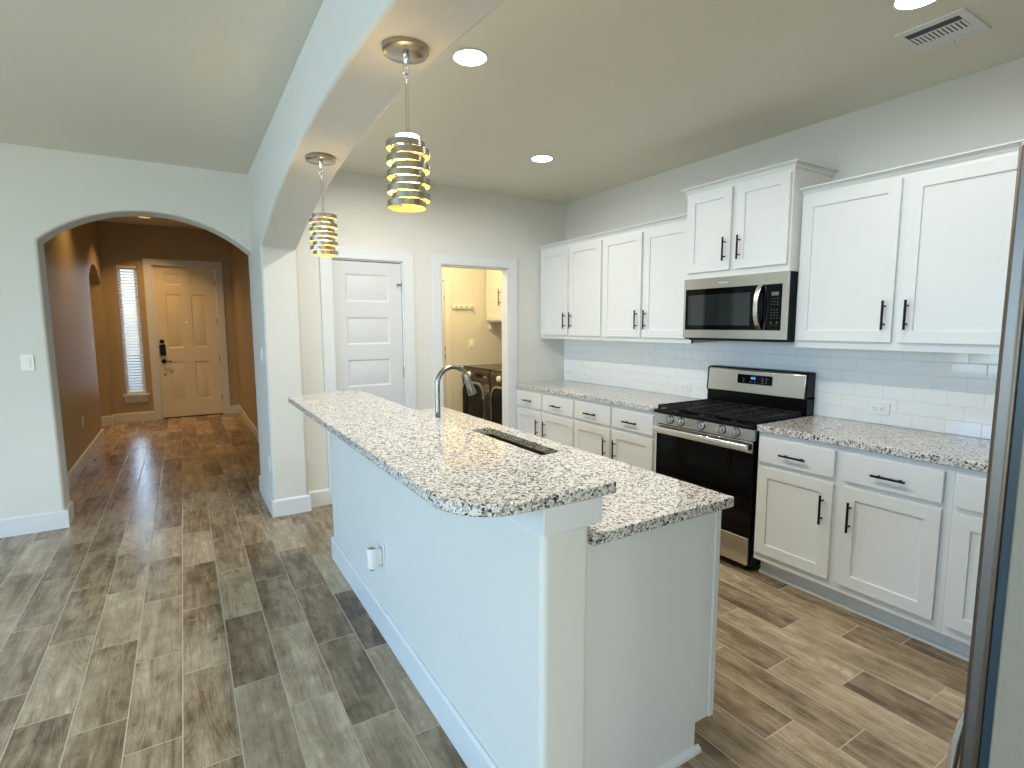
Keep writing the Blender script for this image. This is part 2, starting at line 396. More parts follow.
# kitchen back wall with the two door openings
P1a, P1b, L1a, L1b, DH = 1.056, 1.664, 2.018, 2.738, 2.04
struct(obj('wall_back', prism(B(), [(XH2-0.05, 0), (P1a, 0), (P1a, DH), (P1b, DH), (P1b, 0), (L1a, 0), (L1a, DH), (L1b, DH), (L1b, 0), (3.86, 0), (3.86, ZC), (XH2-0.05, ZC)], 'Y', YB, YB+0.115), PAINT))
# arched wall towards the entry hall
struct(obj('wall_entry', prism(B(), [(XL, 0), (-0.825, 0)] + arc_pts(-0.835, XH, 2.10, 2.362) + [(XH+0.04, 2.10), (XH+0.04, ZF), (XL, ZF)], 'Y', YA, YA2), PAINT, bev=0.016, seg=3))
# pillar and arched header between living room and kitchen
hp = [(YA2, 0), (YA2, ZF), (YA-0.01, ZF), (YA-0.01, ZC), (-0.28, ZC), (-0.28, 0), (-0.03, 0)] + [(y, z) for y, z in arc_pts(-0.03, 4.43, 2.075, 2.393, 40)] + [(4.43, 0)]
struct(obj('wall_header', prism(B(), hp, 'X', XH, XH2), PAINT, bev=0.018, seg=3))
bm = B()
box(bm, XL-0.14, XL, YN-0.14, -2.6, 0, ZC); box(bm, XL-0.14, XL, -0.6, 0.1, 0, ZC); box(bm, XL-0.14, XL, 3.7, YA2, 0, ZC)
box(bm, XL-0.14, XL, -2.6, -0.6, 0, 0.5); box(bm, XL-0.14, XL, -2.6, -0.6, 2.4, ZC)
box(bm, XL-0.14, XL, 0.1, 3.7, 0, 0.5); box(bm, XL-0.14, XL, 0.1, 3.7, 2.4, ZC)
struct(obj('wall_left', bm, PAINT))
bm = B()
box(bm, XL, -3.2, YN-0.14, YN, 0, ZC); box(bm, -0.2, 0.4, YN-0.14, YN, 0, ZC); box(bm, 2.6, XW+0.14, YN-0.14, YN, 0, ZC)
box(bm, -3.2, -0.2, YN-0.14, YN, 0, 0.12); box(bm, -3.2, -0.2, YN-0.14, YN, 2.35, ZC)
box(bm, 0.4, 2.6, YN-0.14, YN, 0, 0.5); box(bm, 0.4, 2.6, YN-0.14, YN, 2.4, ZC)
struct(obj('wall_near', bm, PAINT))
struct(obj('wall_fridge', box(B(), 1.36, XW+0.01, -0.64, -0.5, 0, ZC), PAINT))

def window(name, axis, c, a0, a1, z0, z1, n, depth=0.10):
    """framed window in the plane axis=c between a0..a1, with n lights"""
    root = None
    def bx(bm, a, b, z, zz, d0, d1):
        if axis == 'X': box(bm, c+d0, c+d1, a, b, z, zz)
        else: box(bm, a, b, c+d0, c+d1, z, zz)
    bm = B(); t = 0.05
    bx(bm, a0, a0+t, z0, z1, -0.10, -0.03); bx(bm, a1-t, a1, z0, z1, -0.10, -0.03)
    bx(bm, a0+t, a1-t, z0, z0+t, -0.10, -0.03); bx(bm, a0+t, a1-t, z1-t, z1, -0.10, -0.03)
    for k in range(1, n):
        m = a0 + (a1-a0)*k/n; bx(bm, m-t*0.6, m+t*0.6, z0+t, z1-t, -0.10, -0.03)
    root = struct(obj(name, bm, TRIM))
    bm = B(); bx(bm, a0+t*0.5, a1-t*0.5, z0+t*0.5, z1-t*0.5, -0.07, -0.064)
    obj('window_pane', bm, GLASS, root)
    return root
window('window_1', 'X', XL, 0.1, 3.7, 0.5, 2.4, 3)
window('added_window_left', 'X', XL, -2.6, -0.6, 0.5, 2.4, 2)  # unseen window, added to let more light onto the base cabinets
window('added_window_nook', 'Y', YN, 0.4, 2.6, 0.5, 2.4, 2)  # unseen nook window, added to brighten the island end panel and kitchen
window('window_2', 'Y', YN, -3.2, -0.2, 0.12, 2.35, 2)

# entry hall
XFL, XFR = -0.99, 0.76
ar = arc_pts(8.85, 10.05, 2.12, 2.34, 16)
struct(obj('wall_hall_left', prism(B(), [(YA2-0.01, 0), (8.85, 0)] + ar + [(10.05, 0), (YF+0.05, 0), (YF+0.05, ZF), (YA2-0.01, ZF)], 'X', XFL-0.155, XFL), HALLP, bev=0.012, seg=3))
struct(obj('wall_hall_right', box(B(), XFR, XFR+0.1, YA2-0.01, YF+0.05, 0, ZF), HALLP))
bm = B()
prism(bm, [(-2.8, 0), (-0.363, 0), (-0.363, 2.44), (0.522, 2.44), (0.522, 0), (1.0, 0), (1.0, ZF), (-2.8, ZF)], 'Y', YF, YF+0.14)
bmesh.ops.recalc_face_normals(bm, faces=bm.faces[:])
wf = struct(obj('wall_front', bm, HALLP))
bm = B(); box(bm, -0.81, -0.545, YF-0.1, YF+0.3, 0.43, 2.42)
cut = obj('wall_cutter', bm, PAINT)
md = wf.modifiers.new('opening', 'BOOLEAN'); md.operation = 'DIFFERENCE'; md.object = cut; md.solver = 'EXACT'
dg = bpy.context.evaluated_depsgraph_get(); dg.update()
me = bpy.data.meshes.new_from_object(wf.evaluated_get(dg)); wf.modifiers.clear(); wf.data = me
bpy.data.objects.remove(cut)
struct(obj('wall_study_left', box(B(), -2.8, -2.66, 7.9, YF+0.05, 0, ZF), HALLP))
struct(obj('wall_study_near', box(B(), -2.8, XFL-0.12, 7.76, 7.9, 0, ZF), HALLP))
# laundry room
YL, XLR = 6.12, 3.72
struct(obj('wall_laundry_back', box(B(), 1.5, XLR+0.1, YL, YL+0.1, 0, ZC), PAINT))
struct(obj('wall_laundry_right', box(B(), XLR, XLR+0.14, YB+0.1, YL+0.05, 0, ZC), PAINT))
struct(obj('wall_laundry_left', box(B(), 1.72, 1.82, YB+0.1, YL+0.05, 0, ZC), PAINT))

# baseboards: profile with a small eased top
def base_run(name, axis, c, out, a0, a1, h=0.135, t=0.015):
    """board on plane axis=c, projecting in direction out (+1/-1), from a0 to a1"""
    pr = [(0, 0), (t*out, 0), (t*out, h-0.012), (t*0.45*out, h), (0, h)]
    bm = B()
    if axis == 'Y': prism(bm, [(c+p, z) for p, z in pr], 'X', a0, a1)
    else: prism(bm, [(c+p, z) for p, z in pr], 'Y', a0, a1)
    return struct(obj(name, bm, TRIM))
base_run('baseboard_entry_wall', 'Y', YA, -1, XL, -0.806)
base_run('baseboard_entry_jamb', 'X', -0.826, 1, YA-0.0142, YA2)
base_run('baseboard_pillar_left', 'X', XH, -1, 4.4155, YA2)
base_run('baseboard_pillar_front', 'Y', 4.43, -1, XH-0.015, XH2+0.015)
base_run('baseboard_pillar_right', 'X', XH2, 1, 4.4155, YB)
base_run('baseboard_back', 'Y', YB, -1, XH2, 0.966)
base_run('baseboard_hall_left', 'X', XFL, 1, YA2, 8.85)
base_run('baseboard_hall_end', 'X', XFL, 1, 10.05, YF)
base_run('baseboard_hall_jamb', 'Y', 10.05, -1, XFL-0.155, XFL+0.015)
base_run('baseboard_hall_right', 'X', XFR, -1, YA2, YF)
base_run('baseboard_front_left', 'Y', YF, -1, XFL, -0.46)
base_run('baseboard_front_right', 'Y', YF, -1, 0.62, XFR)
base_run('baseboard_left', 'X', XL, 1, YN, YA)

def casing(name, y, out, xa, xb, top, w=0.09, t=0.018, mat=TRIM, below=0.0):
    pts = [(xa-w, below), (xa, below), (xa, top), (xb, top), (xb, below), (xb+w, below), (xb+w, top+w), (xa-w, top+w)]
    return struct(obj(name, prism(B(), pts, 'Y', y, y+out*t), mat, bev=0.003))
casing('trim_1', YB, -1, P1a, P1b, DH)
casing('trim_2', YB, -1, L1a, L1b, DH)
casing('trim_3', YF, -1, -0.363, 0.522, 2.44, w=0.10, mat=TRIM)
casing('trim_4', YL, -1, 1.96, 2.78, 2.04, w=0.085)
# jamb linings of the laundry opening and pantry door
def jamb(name, xa, xb, top, y0, y1, t=0.012):
    pts = [(xa, 0), (xa+t, 0), (xa+t, top-t), (xb-t, top-t), (xb-t, 0), (xb, 0), (xb, top), (xa, top)]
    return struct(obj(name, prism(B(), pts, 'Y', y0, y1), TRIM))
jamb('trim_5', L1a, L1b, DH, YB-0.001, YB+0.116)
jamb('trim_6', P1a, P1b, DH, YB+0.001, YB+0.116)
jamb('trim_7', -0.363, 0.522, 2.44, YF+0.001, YF+0.13)

# pantry door: five raised panels
def hinge(parent, x, y, z, h=0.09, mat=None):
    obj('hinge', lathe(B(), [(0.006, 0), (0.006, h)], (x, y, z-h/2), seg=10), mat or NICKEL, parent, smooth=40)
def front_map(x0, yf, z0): return lambda u, v, d: (x0+u, yf+d, z0+v)
w = P1b-P1a-0.024-0.006; h = 2.012
pz = [0.26, 0.49, 0.617, 0.847, 0.974, 1.204, 1.332, 1.562, 1.69, 1.92]
vs = [0] + [z-0.01 for z in pz] + [h]
d1 = struct(obj('door_1', slab(B(), front_map(P1a+0.015, YB+0.012, 0.01), [0, 0.095, w-0.115, w], vs, {(1, k) for k in (1, 3, 5, 7, 9)}, 0.035, 0.012, 0.009, 0.022, 0.006), DOORW, bev=0.001))
hinge(d1, P1b-0.013, YB+0.006, 1.83); hinge(d1, P1b-0.013, YB+0.006, 1.08); hinge(d1, P1b-0.013, YB+0.006, 0.25)
bm = B(); box(bm, P1b-0.06, P1b-0.018, YB+0.003, YB+0.013, 1.835, 1.85); tube(bm, [(P1b-0.055, YB+0.008, 1.843), (P1b-0.055, YB-0.03, 1.843)], 0.004, 8)
obj('hinge_stop', bm, NICKEL, d1)
k = lathe(B(), [(0.026, 0), (0.026, 0.008), (0.010, 0.012), (0.010, 0.035), (0.024, 0.042), (0.027, 0.055), (0.018, 0.066), (0, 0.068)], (P1a+0.07, YB+0.012, 0.93), (0, -1, 0))
obj('door_knob', k, NICKEL, d1, smooth=50)
# laundry far door
w = 0.82-0.006
d3 = struct(obj('door_3', slab(B(), front_map(1.963, YL-0.012, 0.01), [0, 0.1, w-0.1, w], [0, 0.25, 0.48, 0.607, 0.837, 0.964, 1.194, 1.322, 1.552, 1.68, 1.91, 2.024], {(1, k) for k in (1, 3, 5, 7, 9)}, 0.035, 0.012, 0.006, 0.02, 0.004), DOORW))
for z in (0.3, 1.1, 1.2, 1.83): hinge(d3, 2.776, YL-0.016, z, 0.05)

# entry door: six raised panels
x0, w = -0.351+0.003, 0.522-0.012+0.351-0.006-0.0
vz = [0, 0.27, 0.90, 1.125, 1.985, 2.13, 2.31, 2.415]
d2 = struct(obj('door_2', slab(B(), front_map(x0, YF+0.02, 0.015), [0, 0.146, 0.353, 0.493, 0.703, w], vz, {(i, j) for i in (1, 3) for j in (1, 3, 5)}, 0.045, 0.014, 0.010, 0.028, 0.007), FDOOR, bev=0.001))
xk = x0+0.06
obj('deadbolt', lathe(B(), [(0.032, 0), (0.032, 0.012), (0.026, 0.02), (0, 0.022)], (xk-0.002, YF+0.02, 1.245), (0, -1, 0)), BLACK, d2, smooth=40)
obj('keypad_lock', box(B(), xk-0.042, xk+0.042, YF-0.012, YF+0.02, 1.02, 1.195), BLACK, d2, bev=0.008)
bm = lathe(B(), [(0.034, 0), (0.034, 0.012), (0.014, 0.018), (0.014, 0.05), (0, 0.05)], (xk+0.008, YF+0.02, 0.928), (0, -1, 0))
tube(bm, [(xk+0.008, YF-0.028, 0.928), (xk+0.06, YF-0.03, 0.928), (xk+0.115, YF-0.028, 0.926)], [0.011, 0.009, 0.008], 10)
obj('lever_handle', bm, BLACK, d2, smooth=50)
obj('lower_lock', lathe(B(), [(0.014, 0), (0.014, 0.006), (0, 0.008)], (xk+0.012, YF+0.02, 0.712), (0, -1, 0)), BLACK, d2, smooth=40)
obj('peephole', lathe(B(), [(0.012, 0), (0.012, 0.005), (0.006, 0.006), (0, 0.006)], (0.075, YF+0.02, 1.56), (0, -1, 0)), CHROME, d2, smooth=40)
for z in (2.2, 1.57, 0.95, 0.3): hinge(d2, 0.508, YF+0.012, z, 0.1, BLACK)
obj('threshold', box(B(), -0.351, 0.510, YF+0.0, YF+0.12, 0.0, 0.014), SLOT, d2)

# sidelight window with its sill and blind
w3 = window('window_3', 'Y', YF+0.16, -0.81, -0.545, 0.43, 2.42, 1)
obj('window_sill', box(B(), -0.845, -0.51, YF-0.045, YF+0.06, 0.395, 0.432), TRIM, w3, bev=0.004)
obj('sill_apron', box(B(), -0.83, -0.525, YF-0.018, YF, 0.30, 0.395), TRIM, w3, bev=0.003)
bl = thing('window_blind', (-0.677, YF+0.03, 0.434), 'white slatted blind hanging in the narrow window beside the entry door', 'blind')
obj('headrail', box(B(), -0.803, -0.552, YF+0.005, YF+0.05, 2.375, 2.418), BLIND, bl, bev=0.003)
bm = B(); nsl = 44
for i in range(nsl):
    z = 0.475 + i*(2.365-0.475)/(nsl-1); c, s_ = 0.022, 0.013
    vv = [bm.verts.new(p) for p in ((-0.80, YF+0.028-c, z-s_), (-0.555, YF+0.028-c, z-s_), (-0.555, YF+0.028+c, z+s_), (-0.80, YF+0.028+c, z+s_))]
    v2 = [bm.verts.new((v.co.x, v.co.y, v.co.z+0.0025)) for v in vv]
    for q in (vv, v2[::-1]): bm.faces.new(q)
    for a in range(4): bm.faces.new((vv[a], vv[(a+1) % 4], v2[(a+1) % 4], v2[a]))
obj('slats', bm, BLIND, bl)
obj('bottom_rail', box(B(), -0.80, -0.555, YF+0.01, YF+0.046, 0.436, 0.458), BLIND, bl, bev=0.003)
for x in (-0.775, -0.58): obj('ladder_cord', box(B(), x-0.002, x+0.002, YF+0.004, YF+0.006, 0.45, 2.38), BLIND, bl)

# ------------------------------------------------------------------ cabinets
XF, XFr = 2.832, 2.812        # base face frame and door fronts
XU, XUr = 3.123, 3.103        # upper face frame and door fronts
def facing_negx(xf, y0, z0): return lambda u, v, d: (xf+d, y0+u, z0+v)
def facing_posx(xf, y0, z0): return lambda u, v, d: (xf-d, y0+u, z0+v)
def bar_pull(parent, xf, y, z, length, vertical, s=-1):
    bm = B(); o = 0.030*s; hl = length/2; pr = length*0.31
    if vertical:
        tube(bm, [(xf+o, y, z-hl), (xf+o, y, z+hl)], 0.006, 10)
        for k in (-pr, pr): tube(bm, [(xf-0.001*s, y, z+k), (xf+o, y, z+k)], 0.0045, 8)
    else:
        tube(bm, [(xf+o, y-hl, z), (xf+o, y+hl, z)], 0.006, 10)
        for k in (-pr, pr): tube(bm, [(xf-0.001*s, y+k, z), (xf+o, y+k, z)], 0.0045, 8)
    return obj('bar_handle', bm, BLACK, parent, smooth=40)
def shaker(name, parent, xf, y0, y1, z0, z1, s=-1, rail=0.062):
    f = facing_negx(xf, y0, z0) if s < 0 else facing_posx(xf, y0, z0)
    w, h = y1-y0, z1-z0
    return obj(name, slab(B(), f, [0, rail, w-rail, w], [0, rail, h-rail, h], {(1, 1)}, 0.02, 0.0015, 0.009), CAB, parent, bev=0.0012)
def drawer_front(parent, xf, y0, y1, z0, z1):
    d = obj('drawer', box(B(), xf, xf+0.02, y0, y1, z0, z1), CAB, parent, bev=0.003)
    bar_pull(d, xf, (y0+y1)/2, (z0+z1)/2-0.008, 0.145, False)
    return d
def base_cabinet(y0, y1, doors, label):
    t = thing('base_cabinet', ((XF+XW)/2, (y0+y1)/2, 0), label, 'cabinet', 'white base cabinets along the right wall')
    obj('body', box(B(), XF, XW-0.002, y0+0.0005, y1-0.0005, 0.105, 0.876), CAB, t)
    obj('toe_kick', box(B(), 2.907, XW-0.002, y0+0.0005, y1-0.0005, 0, 0.105), CAB, t)
    obj('shoe_molding', prism(B(), [(2.890, 0), (2.907, 0), (2.907, 0.018), (2.898, 0.016), (2.890, 0.008)], 'Y', y0+0.0005, y1-0.0005), CAB, t)
    for a, b, side in doors:
        drawer_front(t, XFr, a, b, 0.701, 0.848)
        d = shaker('door', t, XFr, a, b, 0.155, 0.675)
        bar_pull(d, XFr, (b-0.045) if side > 0 else (a+0.045), 0.526, 0.155, True)
    return t
base_cabinet(3.566, YB, [(4.063, 4.478, -1), (3.580, 4.033, 1)], 'white two-door base cabinet in the corner by the laundry doorway')
base_cabinet(2.630, 3.566, [(3.112, 3.556, -1), (2.660, 3.088, 1)], 'white two-door base cabinet just left of the stove')
base_cabinet(0.917, 1.850, [(1.413, 1.836, -1), (0.950, 1.366, 1)], 'white two-door base cabinet just right of the stove')
base_cabinet(0.45, 0.917, [(0.48, 0.903, -1)], 'white base cabinet partly hidden behind the refrigerator edge')

def crown(parent, xf, y0, y1, za, zb_, proj, ret0, ret1):
    """moulding lofted through level outlines: fillet, cove, lip"""
    bm = B(); hh = zb_-za; rings = []
    for t, p in ((0, 0.10), (0.12, 0.12), (0.14, 0.26), (0.40, 0.34), (0.62, 0.56), (0.76, 0.84), (0.78, 1.0), (1.0, 1.0)):
        q = proj*p; z = za+hh*t; a0 = y0-(q if ret0 else 0); a1 = y1+(q if ret1 else 0)
        rings.append([bm.verts.new(c) for c in ((xf-q, a0, z), (xf-q, a1, z), (XW-0.003, a1, z), (XW-0.003, a0, z))])
    for a, b in zip(rings, rings[1:]):
        for k in range(4): bm.faces.new((a[k], a[(k+1) % 4], b[(k+1) % 4], b[k]))
    bm.faces.new(rings[0]); bm.faces.new(rings[-1])
    return obj('crown_molding', bm, CAB, parent)
def upper_cabinet(y0, y1, doors, zb, zt, dz0, dz1, xf, label, ztop, ret=(False, False), rail=0.06, hz=None):
    t = thing('wall_cabinet', ((xf+XW)/2, (y0+y1)/2, zb), label, 'cabinet', 'white wall cabinets along the right wall')
    bm = B(); box(bm, xf, XW-0.002, y0+0.0005, y1-0.0005, zb, zt)
    obj('body', bm, CAB, t)
    if not any(ret): obj('light_rail', box(B(), xf-0.002, xf+0.02, y0+0.0005, y1-0.0005, zb-0.006, zb+0.026), CAB, t)
    crown(t, xf, y0+0.0005, y1-0.0005, zt, ztop, 0.036, *ret)
    for a, b, side in doors:
        d = shaker('door', t, xf-0.02, a, b, dz0, dz1, rail=rail)
        bar_pull(d, xf-0.02, (b-0.034) if side > 0 else (a+0.034), hz or (dz0+0.14), 0.15, True)
    return t
upper_cabinet(3.566, YB, [(4.049, 4.485, -1), (3.580, 4.020, 1)], 1.362, 2.238, 1.392, 2.214, XU, 'white two-door wall cabinet in the corner above the far counter', 2.272)
upper_cabinet(2.606, 3.566, [(3.102, 3.553, -1), (2.640, 3.074, 1)], 1.362, 2.238, 1.392, 2.214, XU, 'white two-door wall cabinet just left of the microwave', 2.272)
upper_cabinet(0.79, 1.842, [(1.325, 1.824, -1), (0.815, 1.291, 1)], 1.362, 2.238, 1.398, 2.216, XU, 'large white two-door wall cabinet right of the microwave', 2.272)
XT = 3.035
upper_cabinet(1.843, 2.605, [(2.238, 2.579, -1), (1.855, 2.200, 1)], 1.804, 2.381, 1.844, 2.362, XT, 'raised white two-door wall cabinet directly above the microwave', 2.418, ret=(True, True), rail=0.058, hz=1.975)

# ------------------------------------------------------------------ worktops, backsplash
def counter(name, y0, y1, label):
    o = obj(name, prism(B(), [(2.807, y0), (XW-0.002, y0), (XW-0.002, y1), (2.807, y1)], 'Z', 0.877, 0.914), GRAN, bev=0.004)
    return tag(o, label, 'countertop', 'granite worktops along the right wall')
counter('countertop', 2.628, YB-0.002, 'speckled granite countertop running from the corner to the stove')
counter('countertop', 0.45, 1.853, 'speckled granite countertop right of the stove, behind the refrigerator edge')
bs = obj('tile_backsplash', box(B(), XW-0.009, XW-0.0005, 0.45, YB-0.001, 0.915, 1.373), TILE)
tag(bs, 'glossy white subway tile backsplash between the counters and wall cabinets', 'backsplash')

# ------------------------------------------------------------------ kitchen island
hw = thing('half_wall', (0.83, 2.25, 0), 'low white half wall carrying the raised bar top, facing the living room', 'half wall')
isl = thing('kitchen_island', (1.22, 2.28, 0), 'white island cabinet with a plain end panel under the lower granite worktop', 'island')
XI, XI2, YI0, YI1 = 0.751, 0.908, 1.074, 3.434
obj('bar_wall', box(B(), XI, XI2, YI0, YI1, 0, 0.966), PAINT, hw, bev=0.018, seg=4, label='textured painted half wall')
obj('bar_trim', box(B(), XI-0.006, 0.938, YI0-0.014, YI1+0.006, 0.962, 1.034), TRIM, hw, bev=0.002)
bm = B(); h_, t_ = 0.135, 0.015
pr = [(0, 0), (-t_, 0), (-t_, h_-0.012), (-t_*0.45, h_), (0, h_)]
prism(bm, [(XI+p, z) for p, z in pr], 'Y', YI0-t_, YI1+t_)
obj('baseboard', bm, TRIM, hw)
bm = B(); prism(bm, [(YI0+p, z) for p, z in pr], 'X', XI-t_, XI2); obj('baseboard', bm, TRIM, hw)
bm = B(); prism(bm, [(YI1-p, z) for p, z in pr], 'X', XI-t_, XI2); obj('baseboard', bm, TRIM, hw)
YP = 1.135
bm = B(); prism(bm, [(XI2, 0), (1.447, 0), (1.447, 0.106), (1.532, 0.106), (1.532, 0.878), (XI2, 0.878)], 'Y', YP, YP+0.02)
obj('end_panel', bm, CAB, isl, bev=0.001)
bm = B(); prism(bm, [(XI2, 0), (1.447, 0), (1.447, 0.106), (1.532, 0.106), (1.532, 0.878), (XI2, 0.878)], 'Y', YI1-0.02, YI1)
obj('end_panel', bm, CAB, isl, bev=0.001)
obj('face_strip', box(B(), 1.512, 1.536, YP-0.006, YP, 0.106, 0.878), CAB, isl, bev=0.001)
obj('shoe_molding', prism(B(), [(YP, 0), (YP-0.018, 0), (YP-0.016, 0.010), (YP-0.008, 0.018), (YP, 0.02)], 'X', XI2, 1.465), TRIM, isl)
obj('cabinet_body', prism(B(), [(XI2, 0), (1.447, 0), (1.447, 0.106), (1.512, 0.106), (1.512, 0.66), (XI2, 0.66)], 'Y', YP+0.02, YI1-0.02), CAB, isl)
obj('face_frame', box(B(), 1.490, 1.512, YP+0.02, YI1-0.02, 0.66, 0.878), CAB, isl)
ys = [1.17, 1.60, 2.04, 2.48, 2.92, 3.41]
for i in range(5):
    d = shaker('door', isl, 1.532, ys[i]+0.012, ys[i+1]-0.012, 0.155, 0.675, s=1)
    bar_pull(d, 1.532, ys[i]+0.06 if i % 2 else ys[i+1]-0.06, 0.526, 0.155, True, s=1)
    bm = B(); box(bm, 1.512, 1.532, ys[i]+0.012, ys[i+1]-0.012, 0.701, 0.848)
    dr = obj('drawer', bm, CAB, isl, bev=0.003); bar_pull(dr, 1.532, (ys[i]+ys[i+1])/2, 0.77, 0.145, False, s=1)
# raised bar top: rounded near corner, bowed far end
R = 0.17
pts = [(0.985, 1.056)]
for k in range(13):
    a = -math.pi/2 - (math.pi/2)*k/12
    pts.append((0.515+R+R*math.cos(a), 1.056+R+R*math.sin(a)))
pts += [(0.515, 3.40), (0.60, 3.46), (0.72, 3.52), (0.83, 3.56), (0.92, 3.57), (0.965, 3.55), (0.985, 3.49)]
bt = obj('bar_top', prism(B(), pts, 'Z', 1.035, 1.067), GRAN, bev=0.004)
tag(bt, 'raised speckled granite bar top with rounded near corner on the island', 'countertop')
# lower island worktop with sink cut-out
SX0, SX1, SY0, SY1 = 1.115, 1.456, 1.925, 2.62
bm = B()
o4 = [(0.939, 1.0965), (1.557, 1.0965), (1.557, 3.45), (0.939, 3.45)]
rr = 0.05
i4 = []
for cx, cy, a0 in ((SX1-rr, SY1-rr, 0), (SX0+rr, SY1-rr, 90), (SX0+rr, SY0+rr, 180), (SX1-rr, SY0+rr, 270)):
    for k in range(5):
        a = math.radians(a0+90*k/4); i4.append((cx+rr*math.cos(a), cy+rr*math.sin(a)))
for z in (0.878, 0.914):
    vo = [bm.verts.new((*p, z)) for p in o4]; vi = [bm.verts.new((*p, z)) for p in i4]
    # corners order: outer 0=(near,left) 1=(near,right) 2=(far,right) 3=(far,left); inner arcs: far-right, far-left, near-left, near-right
    arcs = [vi[0:5], vi[5:10], vi[10:15], vi[15:20]]; co = [vo[2], vo[3], vo[0], vo[1]]
    for q in range(4):
        for k in range(4): bm.faces.new((co[q], arcs[q][k], arcs[q][k+1]))
        bm.faces.new((co[q], arcs[q][4], arcs[(q+1) % 4][0], co[(q+1) % 4]))
    if z == 0.878: lo, li = vo, vi
for k in range(4): bm.faces.new((lo[k], lo[(k+1) % 4], vo[(k+1) % 4], vo[k]))
for k in range(20): bm.faces.new((li[k], li[(k+1) % 20], vi[(k+1) % 20], vi[k]))
it = obj('island_countertop', bm, GRAN, bev=0.004)
tag(it, 'lower speckled granite island worktop with the sink cut into it', 'countertop')
# sink
sk = thing('sink', ((SX0+SX1)/2, (SY0+SY1)/2, 0.68), 'undermount steel sink sunk into the lower island worktop', 'sink')
bm = B(); g = 0.004
a0, a1, b0, b1 = SX0-g, SX1+g, SY0-g, SY1+g
T = [bm.verts.new(p) for p in ((a0, b0, 0.877), (a1, b0, 0.877), (a1, b1, 0.877), (a0, b1, 0.877))]
Bo = [bm.verts.new(p) for p in ((a0+.02, b0+.02, 0.69), (a1-.02, b0+.02, 0.69), (a1-.02, b1-.02, 0.69), (a0+.02, b1-.02, 0.69))]
T2 = [bm.verts.new(p) for p in ((a0-.02, b0-.02, 0.877), (a1+.02, b0-.02, 0.877), (a1+.02, b1+.02, 0.877), (a0-.02, b1+.02, 0.877))]
for k in range(4):
    k2 = (k+1) % 4; bm.faces.new((T[k], T[k2], Bo[k2], Bo[k])); bm.faces.new((T2[k], T2[k2], T[k2], T[k]))
bm.faces.new(Bo[::-1])
obj('basin', bm, pbr('sink_steel', (0.16, 0.15, 0.13), 0.35, 0.9), sk)
obj('drain', lathe(B(), [(0.045, 0), (0.045, 0.004), (0.03, 0.005), (0, 0.002)], ((SX0+SX1)/2, (SY0+SY1)/2, 0.691)), CHROME, sk, smooth=40)
# faucet
FX, FY = 1.034, 2.37
fc = thing('faucet', (FX, FY, 0.914), 'brushed nickel gooseneck faucet rising behind the raised bar top', 'faucet')
obj('base', lathe(B(), [(0.027, 0), (0.027, 0.01), (0.020, 0.02), (0.018, 0.05), (0.0135, 0.06)], (FX, FY, 0.9145)), FAUCET, fc, smooth=40)
ra = 0.082; pts = [(FX, FY, 0.96), (FX, FY, 1.06), (FX, FY, 1.15), (FX, FY, 1.208)]
for k in range(1, 15):
    a = math.pi - math.radians(152)*k/14
    pts.append((FX+ra+ra*math.cos(a), FY, 1.208+ra*math.sin(a)))
obj('spout', tube(B(), pts, 0.0125, 16), FAUCET, fc, smooth=60)
e0 = Vector(pts[-1]); dr = (Vector(pts[-1])-Vector(pts[-2])).normalized(); dr = Vector((0.34, 0, -0.94)).normalized()
obj('spray_head', lathe(B(), [(0.0130, -0.006), (0.0150, 0.0), (0.0158, 0.03), (0.0185, 0.07), (0.0215, 0.098), (0.0205, 0.104), (0.014, 0.105), (0, 0.103)], e0, dr, 20), FAUCET, fc, smooth=40)
bm = tube(B(), [(FX, FY+0.012, 0.955), (FX, FY+0.04, 0.957)], 0.010, 12); tube(bm, [(FX, FY+0.038, 0.957), (FX+0.02, FY+0.075, 0.972)], [0.007, 0.005], 10)
obj('lever', bm, FAUCET, fc, smooth=40)

# ------------------------------------------------------------------ gas range
Y0, Y1 = 1.862, 2.617; YC = (Y0+Y1)/2
rg = thing('gas_range', (3.1, YC, 0), 'stainless steel and black gas range between the granite counters', 'stove')
obj('body', box(B(), 2.832, 3.405, Y0, Y1, 0.035, 0.880), ENAMEL, rg)
for yy in (Y0+0.05, Y1-0.05):
    for xx in (2.88, 3.36): obj('foot', lathe(B(), [(0.02, 0), (0.02, 0.006), (0.012, 0.01), (0.012, 0.036)], (xx, yy, 0.0)), PLASTIC, rg, smooth=40)
od = obj('oven_door', box(B(), 2.800, 2.832, Y0+0.004, Y1-0.004, 0.228, 0.806), BGLASS, rg, bev=0.004)
obj('door_top_band', box(B(), 2.796, 2.801, Y0+0.004, Y1-0.004, 0.740, 0.806), STEEL, od, bev=0.002)
bm = B(); hx = 2.752
for (a, b) in ((Y0+0.02, Y0+0.05), (Y1-0.05, Y1-0.02)): obj('handle_mount', box(B(), hx+0.01, 2.797, a, b, 0.756, 0.790), PLASTIC, od, bev=0.003)
prof = [(hx, 0.752), (hx-0.006, 0.760), (hx-0.006, 0.786), (hx, 0.795), (hx+0.016, 0.795), (hx+0.016, 0.752)]
obj('handle', prism(B(), prof, 'Y', Y0+0.012, Y1-0.012), HANDLE, od, bev=0.003, label='bright steel oven door handle')
obj('storage_drawer', box(B(), 2.802, 2.832, Y0+0.012, Y1-0.012, 0.048, 0.218), STEEL, rg, bev=0.004)
